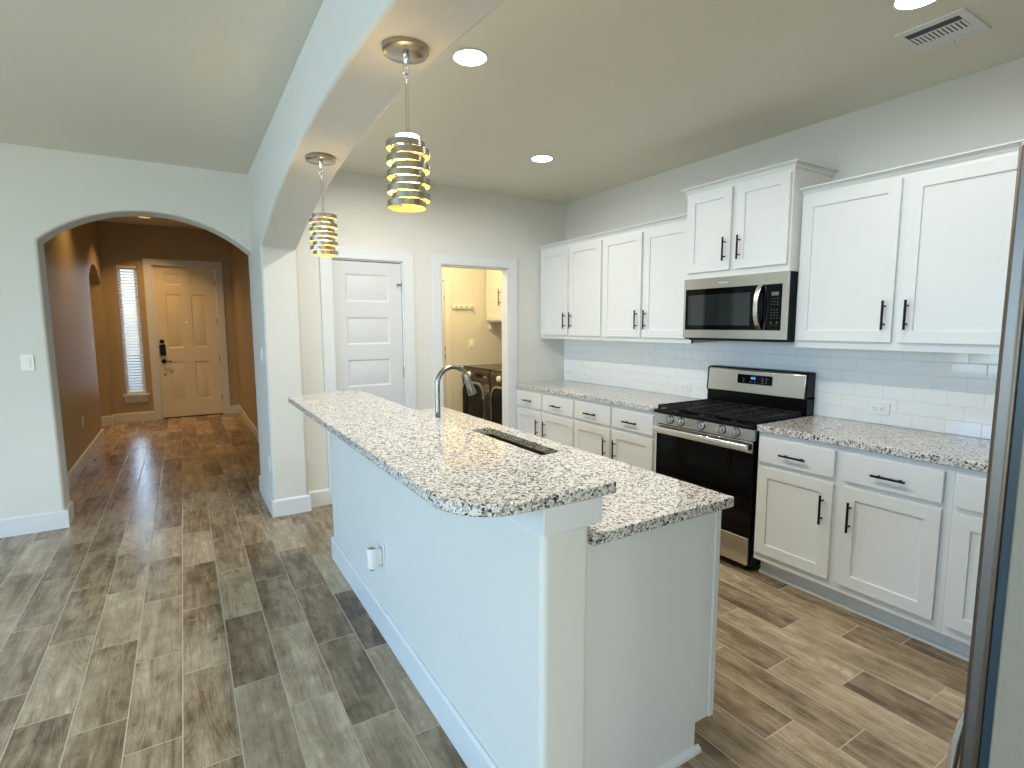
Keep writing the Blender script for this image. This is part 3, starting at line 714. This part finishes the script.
# slanted knob panel
obj('knob_panel', prism(B(), [(2.790, 0.812), (2.800, 0.880), (2.840, 0.884), (2.840, 0.812)], 'Y', Y0, Y1), STEEL, rg, bev=0.002)
KN = [2.487, 2.394, 2.233, 2.077, 1.980]
kax = Vector((-0.068, 0, 0.010)).normalized()
for y in KN:
    c = Vector((2.7945, y, 0.848))
    obj('knob_shadow_ring', lathe(B(), [(0.029, -0.003), (0.029, 0.002), (0.0245, 0.003), (0, 0.003)], c, kax, 28), PLASTIC, rg, smooth=40)  # dark ring standing in for the shadow around each knob
    kb = obj('knob', lathe(B(), [(0.024, -0.002), (0.024, 0.004), (0.0205, 0.006), (0.019, 0.028), (0.016, 0.031), (0, 0.031)], c, kax, 24), pbr('knob_steel', (0.62, 0.66, 0.68), 0.28, 0.85), rg, smooth=40)
    bm = B(); box(bm, c.x-0.036, c.x-0.006, y-0.005, y+0.005, c.z-0.018, c.z+0.024)
    obj('grip', bm, pbr('knob_grip', (0.35, 0.38, 0.40), 0.3, 0.9), kb, bev=0.002)
obj('cooktop', prism(B(), [(2.778, 0.884), (2.772, 0.896), (2.778, 0.910), (3.335, 0.916), (3.335, 0.884)], 'Y', Y0-0.002, Y1+0.002), ENAMEL, rg, bev=0.003)
for bx_, by_, r_ in ((2.92, Y0+0.15, 0.045), (3.20, Y0+0.15, 0.035), (3.06, YC, 0.05), (2.92, Y1-0.15, 0.04), (3.20, Y1-0.15, 0.035)):
    obj('burner', lathe(B(), [(r_+0.012, 0), (r_+0.012, 0.008), (r_, 0.010), (r_, 0.018), (r_-0.004, 0.021), (0, 0.021)], (bx_, by_, 0.913)), IRON, rg, smooth=40)
gw = (Y1-Y0-0.03)/3
for g_ in range(3):
    a = Y0+0.015+g_*gw+0.002; b = a+gw-0.004; bm = B(); zt = 0.940
    x_a, x_b = 2.795, 3.315
    for y in (a, b-0.012): box(bm, x_a, x_b, y, y+0.012, zt-0.024, zt)
    for x in (x_a, x_b-0.012, 2.99, 3.115): box(bm, x, x+0.012, a+0.012, b-0.012, zt-0.013, zt-0.001)
    m = (a+b)/2; box(bm, x_a+0.012, x_b-0.012, m-0.005, m+0.005, zt-0.012, zt+0.0005)
    for x in (2.86, 2.93, 3.05, 3.18, 3.25): box(bm, x, x+0.009, a+0.012, b-0.012, zt-0.011, zt-0.0005)
    for x in (x_a, x_b-0.014):
        for y in (a, b-0.014): box(bm, x, x+0.014, y, y+0.014, 0.909, zt-0.012)
    obj('grate', bm, IRON, rg)
# backguard
obj('backguard_base', box(B(), 3.335, 3.415, Y0, Y1, 0.880, 1.03), ENAMEL, rg)
bgd = obj('control_panel', prism(B(), [(3.318, 1.018), (3.330, 1.172), (3.345, 1.182), (3.405, 1.182), (3.405, 1.018)], 'Y', Y0+0.012, Y1-0.012), STEEL, rg, bev=0.004)
bm = B(); 
for a, b in ((Y0, Y0+0.012), (Y1-0.012, Y1)): prism(bm, [(3.322, 1.016), (3.334, 1.176), (3.347, 1.186), (3.412, 1.186), (3.412, 1.016)], 'Y', a, b)
box(bm, 3.345, 3.412, Y0+0.012, Y1-0.012, 1.182, 1.189)
obj('end_cap', bm, PLASTIC, rg)
def panel_x(z): return 3.318+(z-1.018)*0.012/0.154
def slant_box(bm, y0, y1, z0, z1, d0, d1):
    prism(bm, [(panel_x(z0)-d1, z0), (panel_x(z1)-d1, z1), (panel_x(z1)-d0, z1), (panel_x(z0)-d0, z0)], 'Y', y0, y1)
dsp = obj('display', (lambda bm: (slant_box(bm, 2.098, 2.358, 1.083, 1.146, -0.001, 0.003), bm)[1])(B()), BGLASS, rg)
# blue clock digits, seven-segment strokes (0 8 : 0 8 style blocks)
SEG = {'1': 'bc', '2': 'abged', '6': 'afgcde', '0': 'abcdef'}
def digit(bm, ch, yc, z0, w=0.009, h=0.016, t=0.0022):
    yl, yr = yc+w/2, yc-w/2
    S_ = {'a': (yr, yl, z0+h-t, z0+h), 'g': (yr, yl, z0+h/2-t/2, z0+h/2+t/2), 'd': (yr, yl, z0, z0+t),
          'f': (yl-t, yl, z0+h/2, z0+h), 'e': (yl-t, yl, z0, z0+h/2), 'b': (yr, yr+t, z0+h/2, z0+h), 'c': (yr, yr+t, z0, z0+h/2)}
    for k in SEG[ch]: slant_box(bm, *S_[k], 0.003, 0.0036)
bm = B()
for ch, y in (('1', 2.256), ('2', 2.241), ('6', 2.227)): digit(bm, ch, y, 1.116)
for z in (1.119, 1.126): slant_box(bm, 2.2495, 2.2515, z, z+0.003, 0.003, 0.0036)
obj('clock_digits', bm, BLUE, dsp, label='lit blue clock digits')
for y, z in ((2.31, 1.115), (2.255, 1.096), (2.225, 1.096), (2.168, 1.125), (2.14, 1.125), (2.168, 1.112), (2.14, 1.112), (2.168, 1.095), (2.14, 1.095), (2.31, 1.097)):
    bm = B(); slant_box(bm, y-0.005, y+0.005, z, z+0.003, 0.003, 0.0034); obj('touch_key', bm, GREY, dsp)

# ------------------------------------------------------------------ microwave
M0, M1, MX = 1.846, 2.604, 3.028
mw = thing('microwave', (3.22, (M0+M1)/2, 1.385), 'stainless over-the-range microwave mounted above the stove', 'microwave')
obj('body', box(B(), MX+0.022, XW-0.01, M0, M1, 1.392, 1.803), PLASTIC, mw)
def stadium_frame(bm, y0, y1, z0, z1, wy0, wy1, wz0, wz1, x0, x1):
    o = [(y0, z0), (y1, z0), (y1, z1), (y0, z1)]; i = [(wy0, wz0), (wy1, wz0), (wy1, wz1), (wy0, wz1)]
    for x in (x0, x1):
        pass
    A = [bm.verts.new((x0, *p)) for p in o]; C = [bm.verts.new((x0, *p)) for p in i]
    D = [bm.verts.new((x1, *p)) for p in o]; E = [bm.verts.new((x1, *p)) for p in i]
    for k in range(4):
        q = (k+1) % 4
        bm.faces.new((A[k], A[q], C[q], C[k])); bm.faces.new((D[k], E[k], E[q], D[q]))
        bm.faces.new((A[k], D[k], D[q], A[q])); bm.faces.new((C[k], C[q], E[q], E[k]))
    return bm
seam = 1.985
dm = obj('door', stadium_frame(B(), seam, M1, 1.402, 1.803, seam+0.0005, 2.588, 1.456, 1.733, MX, MX+0.024), STEEL, mw)
obj('door_glass', box(B(), MX+0.003, MX+0.022, seam+0.001, 2.587, 1.457, 1.732), BGLASS, dm)
obj('window_screen', box(B(), MX+0.0015, MX+0.004, 2.085, 2.567, 1.487, 1.692), MGLASS, dm, label='dark meshed viewing window')
cpan = obj('control_panel', stadium_frame(B(), M0, seam-0.0012, 1.402, 1.803, M0+0.03, seam-0.0017, 1.456, 1.733, MX, MX+0.024), STEEL, mw)
kp = obj('keypad', box(B(), MX+0.002, MX+0.022, M0+0.0305, seam-0.002, 1.457, 1.732), BGLASS, mw)
obj('display', box(B(), MX+0.0014, MX+0.003, 1.898, 1.944, 1.664, 1.686), LCD, kp)
bm = B()
for rw in range(8):
    z = 1.645 - rw*0.0165
    if rw in (3,): continue
    for cidx in range(3):
        y = 1.941 - cidx*0.019; obj('touch_key', box(B(), MX+0.0014, MX+0.0021, y-0.0045, y+0.0045, z-0.0014, z+0.0014), KEYP, kp)
for y in (1.941, 1.903): obj('touch_key', box(B(), MX+0.0014, MX+0.0021, y-0.004, y+0.004, 1.498, 1.506), KEYP, kp)
for y in (1.936, 1.908): obj('touch_key', box(B(), MX+0.0014, MX+0.0021, y-0.003, y+0.003, 1.484, 1.487), KEYP, kp)
bm = B(); hy = 2.012; pts = []
outl = []; inn = []
for k in range(17):
    t = -1+2*k/16; z = 1.598+t*0.136; bulge = 0.050*(1-t*t)**0.6 + 0.004
    outl.append((MX-bulge, z)); inn.append((MX-bulge+0.013 if abs(t) < 0.92 else MX+0.002, z))
prism(bm, outl+inn[::-1], 'Y', hy-0.012, hy+0.016)
obj('handle', bm, HANDLE, dm, bev=0.003, smooth=50, label='bowed bright steel door handle')
obj('vent_grille', box(B(), MX+0.03, 3.38, M0+0.03, M1-0.03, 1.384, 1.392), SLOT, mw)
# maker's name, small pale letters on the top band
cu = bpy.data.curves.new('maker_logo', 'FONT'); cu.body = 'Whirlpool'; cu.size = 0.0175; cu.extrude = 0.0006; cu.align_x = 'CENTER'
tmp = bpy.data.objects.new('maker_logo_text', cu); COL.objects.link(tmp)
dg = bpy.context.evaluated_depsgraph_get(); dg.update()
lm = bpy.data.meshes.new_from_object(tmp.evaluated_get(dg)); bpy.data.objects.remove(tmp)
bm = B(); bm.from_mesh(lm)
for v in bm.verts: v.co = Vector((MX-0.0003-v.co.z, 2.285-v.co.x, 1.760+v.co.y))
obj('maker_logo', bm, pbr('logo_print', (0.80, 0.80, 0.78), 0.35), dm)

# ------------------------------------------------------------------ refrigerator
FX0, FX1 = 1.41, 2.32
fr = thing('refrigerator', ((FX0+FX1)/2, -0.05, 0), 'tall stainless refrigerator seen edge-on at the right of the kitchen', 'refrigerator')
obj('body', box(B(), FX0+0.004, FX1-0.004, -0.42, 0.362, 0.04, 1.835), FSIDE, fr, bev=0.004, label='grey textured side panel')
obj('gasket', box(B(), FX0+0.010, FX1-0.010, 0.360, 0.378, 0.06, 1.83), GASKET, fr)
XM = (FX0+FX1)/2
for a, b, hx_ in ((FX0, XM-0.002, XM-0.05), (XM+0.002, FX1, XM+0.05)):
    d = obj('door', box(B(), a, b, 0.378, 0.411, 0.065, 1.845), STEELV, fr, bev=0.009, seg=4)
    bm = tube(B(), [(hx_, 0.410, 0.80), (hx_, 0.445, 0.805), (hx_, 0.452, 0.83), (hx_, 0.452, 1.45), (hx_, 0.445, 1.475), (hx_, 0.410, 1.48)], 0.011, 12)
    obj('handle', bm, HANDLE, d, smooth=60)
    if a == FX0:
        pts = [(FX0+0.032, 0.409, 0.632), (FX0+0.032, 0.418, 0.60), (FX0+0.032, 0.426, 0.55), (FX0+0.032, 0.431, 0.48), (FX0+0.032, 0.431, 0.34), (FX0+0.032, 0.424, 0.25), (FX0+0.032, 0.409, 0.20)]
        obj('lower_handle', tube(B(), pts, 0.010, 12), HANDLE, d, smooth=60)
for x in (FX0+0.05, FX1-0.05): obj('hinge_cover', box(B(), x-0.04, x+0.04, 0.27, 0.39, 1.835, 1.865), PLASTIC, fr, bev=0.004)
obj('base_grille', box(B(), FX0+0.02, FX1-0.02, -0.40, 0.34, 0.0, 0.042), PLASTIC, fr)

fr.location.y -= 0.005

# ------------------------------------------------------------------ ceiling fixtures
def recessed_light(x, y, z, label, lens, watts, col, group, size=0.15, spread=180):
    t = thing('recessed_light', (x, y, z), label, 'ceiling light', group)
    obj('trim_ring', lathe(B(), [(0.074, -0.001), (0.084, -0.001), (0.085, -0.004), (0.081, -0.007), (0.075, -0.006), (0.074, -0.003)], (x, y, z), seg=40), TRIM, t, smooth=40)
    obj('lens', lathe(B(), [(0.075, -0.0025), (0.075, -0.0055), (0.04, -0.0095), (0, -0.0105)], (x, y, z), seg=40), lens, t, smooth=60)
    if watts: disc('recessed_lamp', (x, y, z-0.016), size, watts, col, spread)
    return t
GK = 'recessed lights in the kitchen ceiling'; KW, KN = 15.0, 5.0   # the pair by the header is turned up, the pair by the cabinets dimmed
recessed_light(1.213, 2.334, ZC, 'glowing recessed ceiling light beside the header, right of the near pendant', LAMPC, KW, CAN, GK, 0.13, 172)
recessed_light(1.335, 3.47, ZC, 'glowing recessed ceiling light peeking out just above the near pendant shade', LAMPC, KW, CAN, GK, 0.13, 172)
recessed_light(2.363, 3.406, ZC, 'glowing recessed ceiling light nearest the far wall cabinets', LAMPC, KN, CAN, GK, 0.13, 172)
recessed_light(2.46, 1.04, ZC, 'glowing recessed ceiling light beside the air vent', LAMPC, KN, CAN, GK, 0.13, 172)
recessed_light(1.25, 1.25, ZC, 'unseen recessed ceiling light added over the near end of the island', LAMPC, 11, CAN, GK, 0.13, 172)  # out of view, added to brighten the base doors and floor
GF = 'recessed lights in the entry hall ceiling'
recessed_light(-0.372, 9.48, ZF, 'dim recessed ceiling light seen through the arch near the entry door', LAMPW, 11.5, WARM, GF, 0.10, 110)
recessed_light(-0.58, 7.3, ZF, 'unseen recessed ceiling light added to brighten the left hall wall', LAMPW, 6, WARM, GF, 0.10, 110)  # unseen lamp, placed to throw a bright scallop on the left wall
recessed_light(-1.9, 9.0, ZF, 'unseen recessed ceiling light added to lighten the room beyond the side arch', LAMPW, 7, WARM, GF, 0.10, 150)  # added so the side room does not show as a dark gap
recessed_light(2.45, 5.35, ZC, 'warm recessed ceiling light inside the laundry room', LAMPW, 29, LAUN, 'recessed light in the laundry ceiling')

# air vent
vt = thing('ceiling_vent', (2.832, 1.098, ZC), 'white louvered air vent set in the kitchen ceiling', 'vent')
X0, X1, V0, V1 = 2.690, 2.975, 0.976, 1.222; zb = ZC-0.007
bm = B()
fx0, fx1, fy0, fy1 = 2.728, 2.925, 1.008, 1.200
o = [(X0, V0), (X1, V0), (X1, V1), (X0, V1)]; i = [(fx0, fy0), (fx1, fy0), (fx1, fy1), (fx0, fy1)]
A = [bm.verts.new((*p, ZC-0.0005)) for p in o]; Bv = [bm.verts.new((p[0]+(0.003 if p[0] < 2.8 else -0.003), p[1]+(0.003 if p[1] < 1.1 else -0.003), zb)) for p in o]
C = [bm.verts.new((*p, zb)) for p in i]; D = [bm.verts.new((*p, ZC-0.0005)) for p in i]
for k in range(4):
    q = (k+1) % 4
    for F in ((A, Bv), (Bv, C), (C, D)): bm.faces.new((F[0][k], F[0][q], F[1][q], F[1][k]))
obj('frame', bm, TRIM, vt)
obj('duct', box(B(), fx0, fx1, fy0, fy1, zb+0.0025, zb+0.0035), pbr('duct_shadow', (0.03, 0.04, 0.05), 0.6), vt)
obj('divider', box(B(), 2.778, 2.784, fy0, fy1, zb, zb+0.0024), TRIM, vt)
obj('divider', box(B(), 2.866, 2.876, fy0, fy1, zb, zb+0.0024), TRIM, vt)
for k in range(12):
    y = fy0 + 0.003 + k*(fy1-fy0-0.003)/12
    prism_ = prism(B(), [(y, zb), (y+0.0095, zb+0.0004), (y+0.0095, zb+0.0012), (y, zb+0.0024)], 'X', 2.784, 2.866)
    obj('louver', prism_, TRIM, vt)
for k in range(4):
    x = 2.8775 + k*0.0117
    obj('louver', box(B(), x, x+0.0102, fy0, fy1, zb, zb+0.002), TRIM, vt)
obj('damper_lever', box(B(), 2.934, 2.950, 1.094, 1.102, zb-0.012, zb), TRIM, vt)

# pendant lights
def pendant(x, y, zt, zbot, label, turn):
    t = thing('pendant_light', (x, y, zt), label, 'pendant light', 'banded nickel pendants under the arched header')
    obj('canopy', lathe(B(), [(0.0, 0.0), (0.072, 0.0), (0.0745, -0.002), (0.0745, -0.017), (0.072, -0.019), (0.02, -0.021), (0, -0.021)], (x, y, zt), seg=48), NICKEL, t, smooth=40)
    bm = lathe(B(), [(0.010, -0.020), (0.010, -0.040), (0.006, -0.048), (0.006, -0.056), (0, -0.056)], (x, y, zt), seg=16)
    obj('canopy_loop', bm, CHROME, t, smooth=40)
    bm = B()
    pts = [(x+0.009*math.cos(a), y, zt-0.070+0.016*math.sin(a)) for a in [2*math.pi*k/16 for k in range(17)]]
    tube(bm, pts, 0.0025, 8, caps=False)
    pts = [(x, y+0.008*math.cos(a), zt-0.094+0.014*math.sin(a)) for a in [2*math.pi*k/16 for k in range(17)]]
    tube(bm, pts, 0.0025, 8, caps=False)
    obj('chain_link', bm, CHROME, t, smooth=60)
    bh, pitch, n, r = 0.0200, 0.0233, 9, 0.0630
    ztop = zbot + pitch*(n-1) + bh
    bm = B(); tube(bm, [(x-0.003, y, zt-0.108), (x-0.003, y, ztop-0.01)], 0.0028, 10); tube(bm, [(x+0.006, y+0.003, zt-0.108), (x+0.006, y+0.003, ztop-0.01)], 0.0016, 8)
    obj('stem', bm, CHROME, t, smooth=60)
    for k in range(n):
        z = zbot + k*pitch; s_ = 0.0072*(1 if k % 2 else -1)
        cx, cy = x + s_*math.cos(turn), y + s_*math.sin(turn)
        bm = B(); seg = 44; th = 0.0016
        R4 = [[bm.verts.new((cx+q*math.cos(2*math.pi*i/seg), cy+q*math.sin(2*math.pi*i/seg), zz)) for i in range(seg)] for q, zz in ((r, z), (r, z+bh), (r-th, z+bh), (r-th, z))]
        for a in range(4):
            for i in range(seg):
                f_ = bm.faces.new((R4[a][i], R4[a][(i+1) % seg], R4[(a+1) % 4][(i+1) % seg], R4[(a+1) % 4][i]))
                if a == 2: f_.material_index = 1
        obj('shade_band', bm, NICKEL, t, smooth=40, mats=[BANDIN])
    bm = B()
    for k in range(3):
        a = turn + math.pi/2 + k*2*math.pi/3; px_, py_ = x+0.054*math.cos(a), y+0.054*math.sin(a)
        tube(bm, [(px_, py_, zbot+0.002), (px_, py_, ztop-0.004)], 0.002, 8)
        tube(bm, [(px_, py_, ztop-0.006), (x, y, ztop-0.006)], 0.002, 8)
    obj('band_rod', bm, CHROME, t, smooth=60)
    obj('socket', lathe(B(), [(0.016, 0), (0.016, -0.045), (0.012, -0.05), (0, -0.05)], (x, y, ztop-0.002), seg=20), NICKEL, t, smooth=40)
    obj('bulb', lathe(B(), [(0.010, 0), (0.013, -0.02), (0.026, -0.055), (0.027, -0.068), (0.022, -0.085), (0.010, -0.096), (0, -0.098)], (x, y, ztop-0.051), seg=20), BULB, t, smooth=60)
    for zz in (0.07, 0.16):
        d = bpy.data.lights.new('pendant_lamp', 'POINT'); d.energy = 1.1; d.color = (1.0, 0.70, 0.26); d.shadow_soft_size = 0.02
        lo_ = bpy.data.objects.new('pendant_lamp', d); COL.objects.link(lo_); lo_.location = (x+0.036*math.cos(turn+2.2), y+0.036*math.sin(turn+2.2), zbot+zz)
def soffit(y):
    hw, rise = 2.23, 0.318; Rr = (hw*hw+rise*rise)/(2*rise); return 2.393-Rr+math.sqrt(Rr*Rr-(y-2.2)**2)
pendant(0.664, 1.725, soffit(1.725), 1.878, 'banded nickel pendant light hanging from the header, the nearer and larger one', math.radians(-20))
pendant(0.664, 2.965, soffit(2.965), 1.862, 'banded nickel pendant light hanging over the far end of the bar', math.radians(160))

# ------------------------------------------------------------------ switches and outlets
def plate_frame(origin, nrm):
    n_ = Vector(nrm); u = Vector((0, 0, 1)).cross(n_).normalized()
    return lambda a, b, d: Vector(origin) + u*a + Vector((0, 0, 1))*b + n_*d
def pbox(bm, f, a0, a1, b0, b1, d0, d1):
    v = [bm.verts.new(f(a, b, d)) for a in (a0, a1) for b in (b0, b1) for d in (d0, d1)]
    for q in ((0,1,3,2), (4,6,7,5), (0,4,5,1), (2,3,7,6), (0,2,6,4), (1,5,7,3)): bm.faces.new([v[i] for i in q])
    return bm
def wall_switch(org, nrm, label, mat=PLATE):
    f = plate_frame(org, nrm); t = thing('light_switch', org, label, 'switch', 'wall plates')
    obj('plate', pbox(B(), f, -0.036, 0.036, -0.058, 0.058, 0.0003, 0.006), mat, t, bev=0.002)
    obj('rocker', pbox(B(), f, -0.016, 0.016, -0.033, 0.033, 0.005, 0.010), mat, t, bev=0.002)
    return t
def outlet(org, nrm, label, flat=False, mat=PLATE):
    f0 = plate_frame(org, nrm); f = (lambda a, b, d: f0(b, a, d)) if flat else f0
    t = thing('wall_outlet', org, label, 'outlet', 'wall plates')
    obj('plate', pbox(B(), f, -0.036, 0.036, -0.058, 0.058, 0.0003, 0.006), mat, t, bev=0.002)
    for s_ in (-0.02, 0.02):
        rc = obj('receptacle', pbox(B(), f, -0.016, 0.016, s_-0.014, s_+0.014, 0.005, 0.0085), mat, t, bev=0.003)
        bm = B()
        for a in (-0.007, 0.007): pbox(bm, f, a-0.0013, a+0.0013, s_-0.001, s_+0.008, 0.0083, 0.0088)
        pbox(bm, f, -0.0025, 0.0025, s_-0.010, s_-0.005, 0.0083, 0.0088)
        obj('slot', bm, SLOT, rc)
    return t
XT_ = XW-0.0092
outlet((XT_, 4.418, 1.003), (-1, 0, 0), 'white outlet on the tile backsplash, closest to the room corner', True)
outlet((XT_, 4.139, 1.003), (-1, 0, 0), 'white outlet on the tile backsplash, second from the room corner', True)
outlet((XT_, 2.890, 0.997), (-1, 0, 0), 'white outlet on the tile backsplash just left of the stove', True)
outlet((XT_, 1.491, 1.005), (-1, 0, 0), 'white outlet on the tile backsplash right of the stove', True)
wall_switch((-0.950, YA-0.0005, 1.239), (0, -1, 0), 'white light switch on the living room wall left of the arch')
wall_switch((XH-0.0005, 4.65, 1.262), (-1, 0, 0), 'white light switch on the side of the pillar')
outlet((XH-0.0005, 4.545, 0.400), (-1, 0, 0), 'white outlet low on the side of the pillar')
wall_switch((XFL+0.0005, 8.56, 1.247), (1, 0, 0), 'white light switch on the left wall of the entry hall')
outlet((XFL+0.0005, 7.35, 0.45), (1, 0, 0), 'white outlet low on the left wall of the entry hall')
wall_switch((3.155, YL-0.0005, 1.255), (0, -1, 0), 'white light switch on the laundry wall above the washer')
# outlet on the island with a plug-in freshener
outlet((XI-0.0005, 2.408, 0.400), (-1, 0, 0), 'white outlet on the island half wall behind the plug-in freshener')
pf = thing('air_freshener', (XI-0.035, 2.425, 0.340), 'white plug-in air freshener on the outlet of the island half wall', 'air freshener')
cx, cy = XI-0.050, 2.402
obj('holder', lathe(B(), [(0.020, 0.0), (0.024, 0.012), (0.024, 0.055), (0.027, 0.085), (0.027, 0.100), (0.022, 0.100), (0.021, 0.085), (0, 0.083)], (cx, cy, 0.352)), PLATE, pf, smooth=40)
obj('warmer_core', lathe(B(), [(0.0205, 0), (0.0205, 0.006), (0, 0.007)], (cx, cy, 0.437)), pbr('warmer_tan', (0.30, 0.23, 0.16), 0.5), pf, smooth=40)
obj('refill_bottle', lathe(B(), [(0.0, -0.004), (0.015, -0.004), (0.018, 0.0), (0.018, 0.006), (0, 0.006)], (cx, cy, 0.348)), CHROME, pf, smooth=40)
obj('plug', box(B(), cx+0.018, XI-0.0095, cy-0.017, cy+0.012, 0.366, 0.442), PLATE, pf, bev=0.004)

# ------------------------------------------------------------------ laundry room contents
def washer(y0, y1, label):
    xf, x1 = 3.0, XLR-0.02; yc = (y0+y1)/2
    t = thing('washing_machine', ((xf+x1)/2, yc, 0), label, 'washer', 'dark laundry machines side by side')
    obj('body', box(B(), xf+0.012, x1, y0+0.003, y1-0.003, 0.015, 0.965), GRAPH, t, bev=0.010, seg=3)
    obj('top_lid', box(B(), xf+0.02, x1, y0+0.006, y1-0.006, 0.965, 0.982), GRAPH, t, bev=0.006)
    pn = obj('control_panel', prism(B(), [(xf, 0.82), (xf, 0.935), (xf+0.03, 0.970), (xf+0.10, 0.970), (xf+0.10, 0.82)], 'Y', y0+0.006, y1-0.006), GRAPH, t, bev=0.006)
    ky = y1-0.225
    obj('dial', lathe(B(), [(0.034, 0), (0.034, 0.012), (0.028, 0.030), (0.022, 0.034), (0, 0.034)], (xf+0.001, ky, 0.89), (-1, 0, 0)), CREAM, pn, smooth=40)
    obj('display', box(B(), xf-0.002, xf+0.002, y0+0.16, y0+0.34, 0.865, 0.915), BGLASS, pn)
    for k in range(3): obj('button', box(B(), xf-0.004, xf+0.002, y0+0.06+k*0.028, y0+0.078+k*0.028, 0.875, 0.89), CHROME, pn, bev=0.002)
    # rounded square door with a bright rim
    def sq(hw, hh, rr_, n=8):
        out = []
        for sx, sz, a0_ in ((1, 1, 0), (-1, 1, 90), (-1, -1, 180), (1, -1, 270)):
            for q in range(n+1):
                a = math.radians(a0_+90*q/n); out.append((yc+sx*(hw-rr_)+rr_*math.cos(a), 0.515+sz*(hh-rr_)+rr_*math.sin(a)))
        return out
    dr_ = obj('door', prism(B(), sq(0.262, 0.275, 0.13), 'X', xf-0.026, xf+0.014), BGLASS, t, bev=0.01, smooth=40)
    bm = B(); O = sq(0.285, 0.298, 0.15); I = sq(0.258, 0.271, 0.127); n_ = len(O)
    A = [bm.verts.new((xf+0.012, *p)) for p in O]; C1 = [bm.verts.new((xf-0.030, *p)) for p in O]; D1 = [bm.verts.new((xf-0.036, *p)) for p in I]; E1 = [bm.verts.new((xf+0.012, *p)) for p in I]
    for k in range(n_):
        q = (k+1) % n_
        for F in ((A, C1), (C1, D1), (D1, E1), (E1, A)): bm.faces.new((F[0][k], F[0][q], F[1][q], F[1][k]))
    obj('door_rim', bm, pbr('pewter_rim', (0.42, 0.39, 0.34), 0.25, 0.9), t, smooth=40)
    obj('door_handle', box(B(), xf-0.044, xf-0.024, y0+0.085, y0+0.115, 0.40, 0.63), PLASTIC, dr_, bev=0.006)
    for xx in (xf+0.08, x1-0.08):
        for yy in (y0+0.08, y1-0.08): obj('foot', lathe(B(), [(0.025, 0), (0.025, 0.01), (0.015, 0.018)], (xx, yy, 0)), PLASTIC, t, smooth=40)
    return t
washer(5.39, 6.105, 'dark front-loading machine by the far laundry wall, below the light switch')
washer(4.665, 5.370, 'dark front-loading machine nearest the laundry doorway, half hidden by the door casing')
lc = thing('laundry_cabinet', (3.55, 5.45, 1.53), 'cream-lit wall cabinet hanging over the laundry machines', 'cabinet')
obj('body', box(B(), 3.385, XLR-0.002, 4.80, YL-0.002, 1.53, 2.45), CAB, lc)
for a, b, sd in ((5.70, 6.10, -1), (5.27, 5.68, 1), (4.82, 5.25, -1)):
    d = shaker('door', lc, 3.365, a, b, 1.55, 2.43); bar_pull(d, 3.365, (b-0.04) if sd > 0 else (a+0.04), 1.83, 0.2, True)
bk = thing('rod_bracket', (3.47, YL-0.03, 1.43), 'small white shelf bracket under the laundry wall cabinet', 'bracket')
obj('arm', prism(B(), [(3.40, 1.529), (3.47, 1.529), (3.46, 1.49), (3.445, 1.44), (3.42, 1.43), (3.405, 1.45), (3.415, 1.49)], 'Y', YL-0.04, YL-0.006), TRIM, bk, bev=0.002)
obj('mount_plate', box(B(), 3.40, 3.475, YL-0.006, YL-0.0005, 1.43, 1.529), TRIM, bk)
hk = thing('hook_rail', (3.03, YL-0.02, 1.70), 'white peg rail with four hooks on the laundry wall', 'hook rail')
obj('rail', box(B(), 2.885, 3.18, YL-0.020, YL-0.0005, 1.695, 1.745), TRIM, hk, bev=0.003)
for k in range(4):
    x = 2.925+k*0.072; obj('peg', tube(B(), [(x, YL-0.019, 1.722), (x, YL-0.045, 1.716), (x, YL-0.062, 1.735)], [0.008, 0.008, 0.010], 10), TRIM, hk, smooth=60)
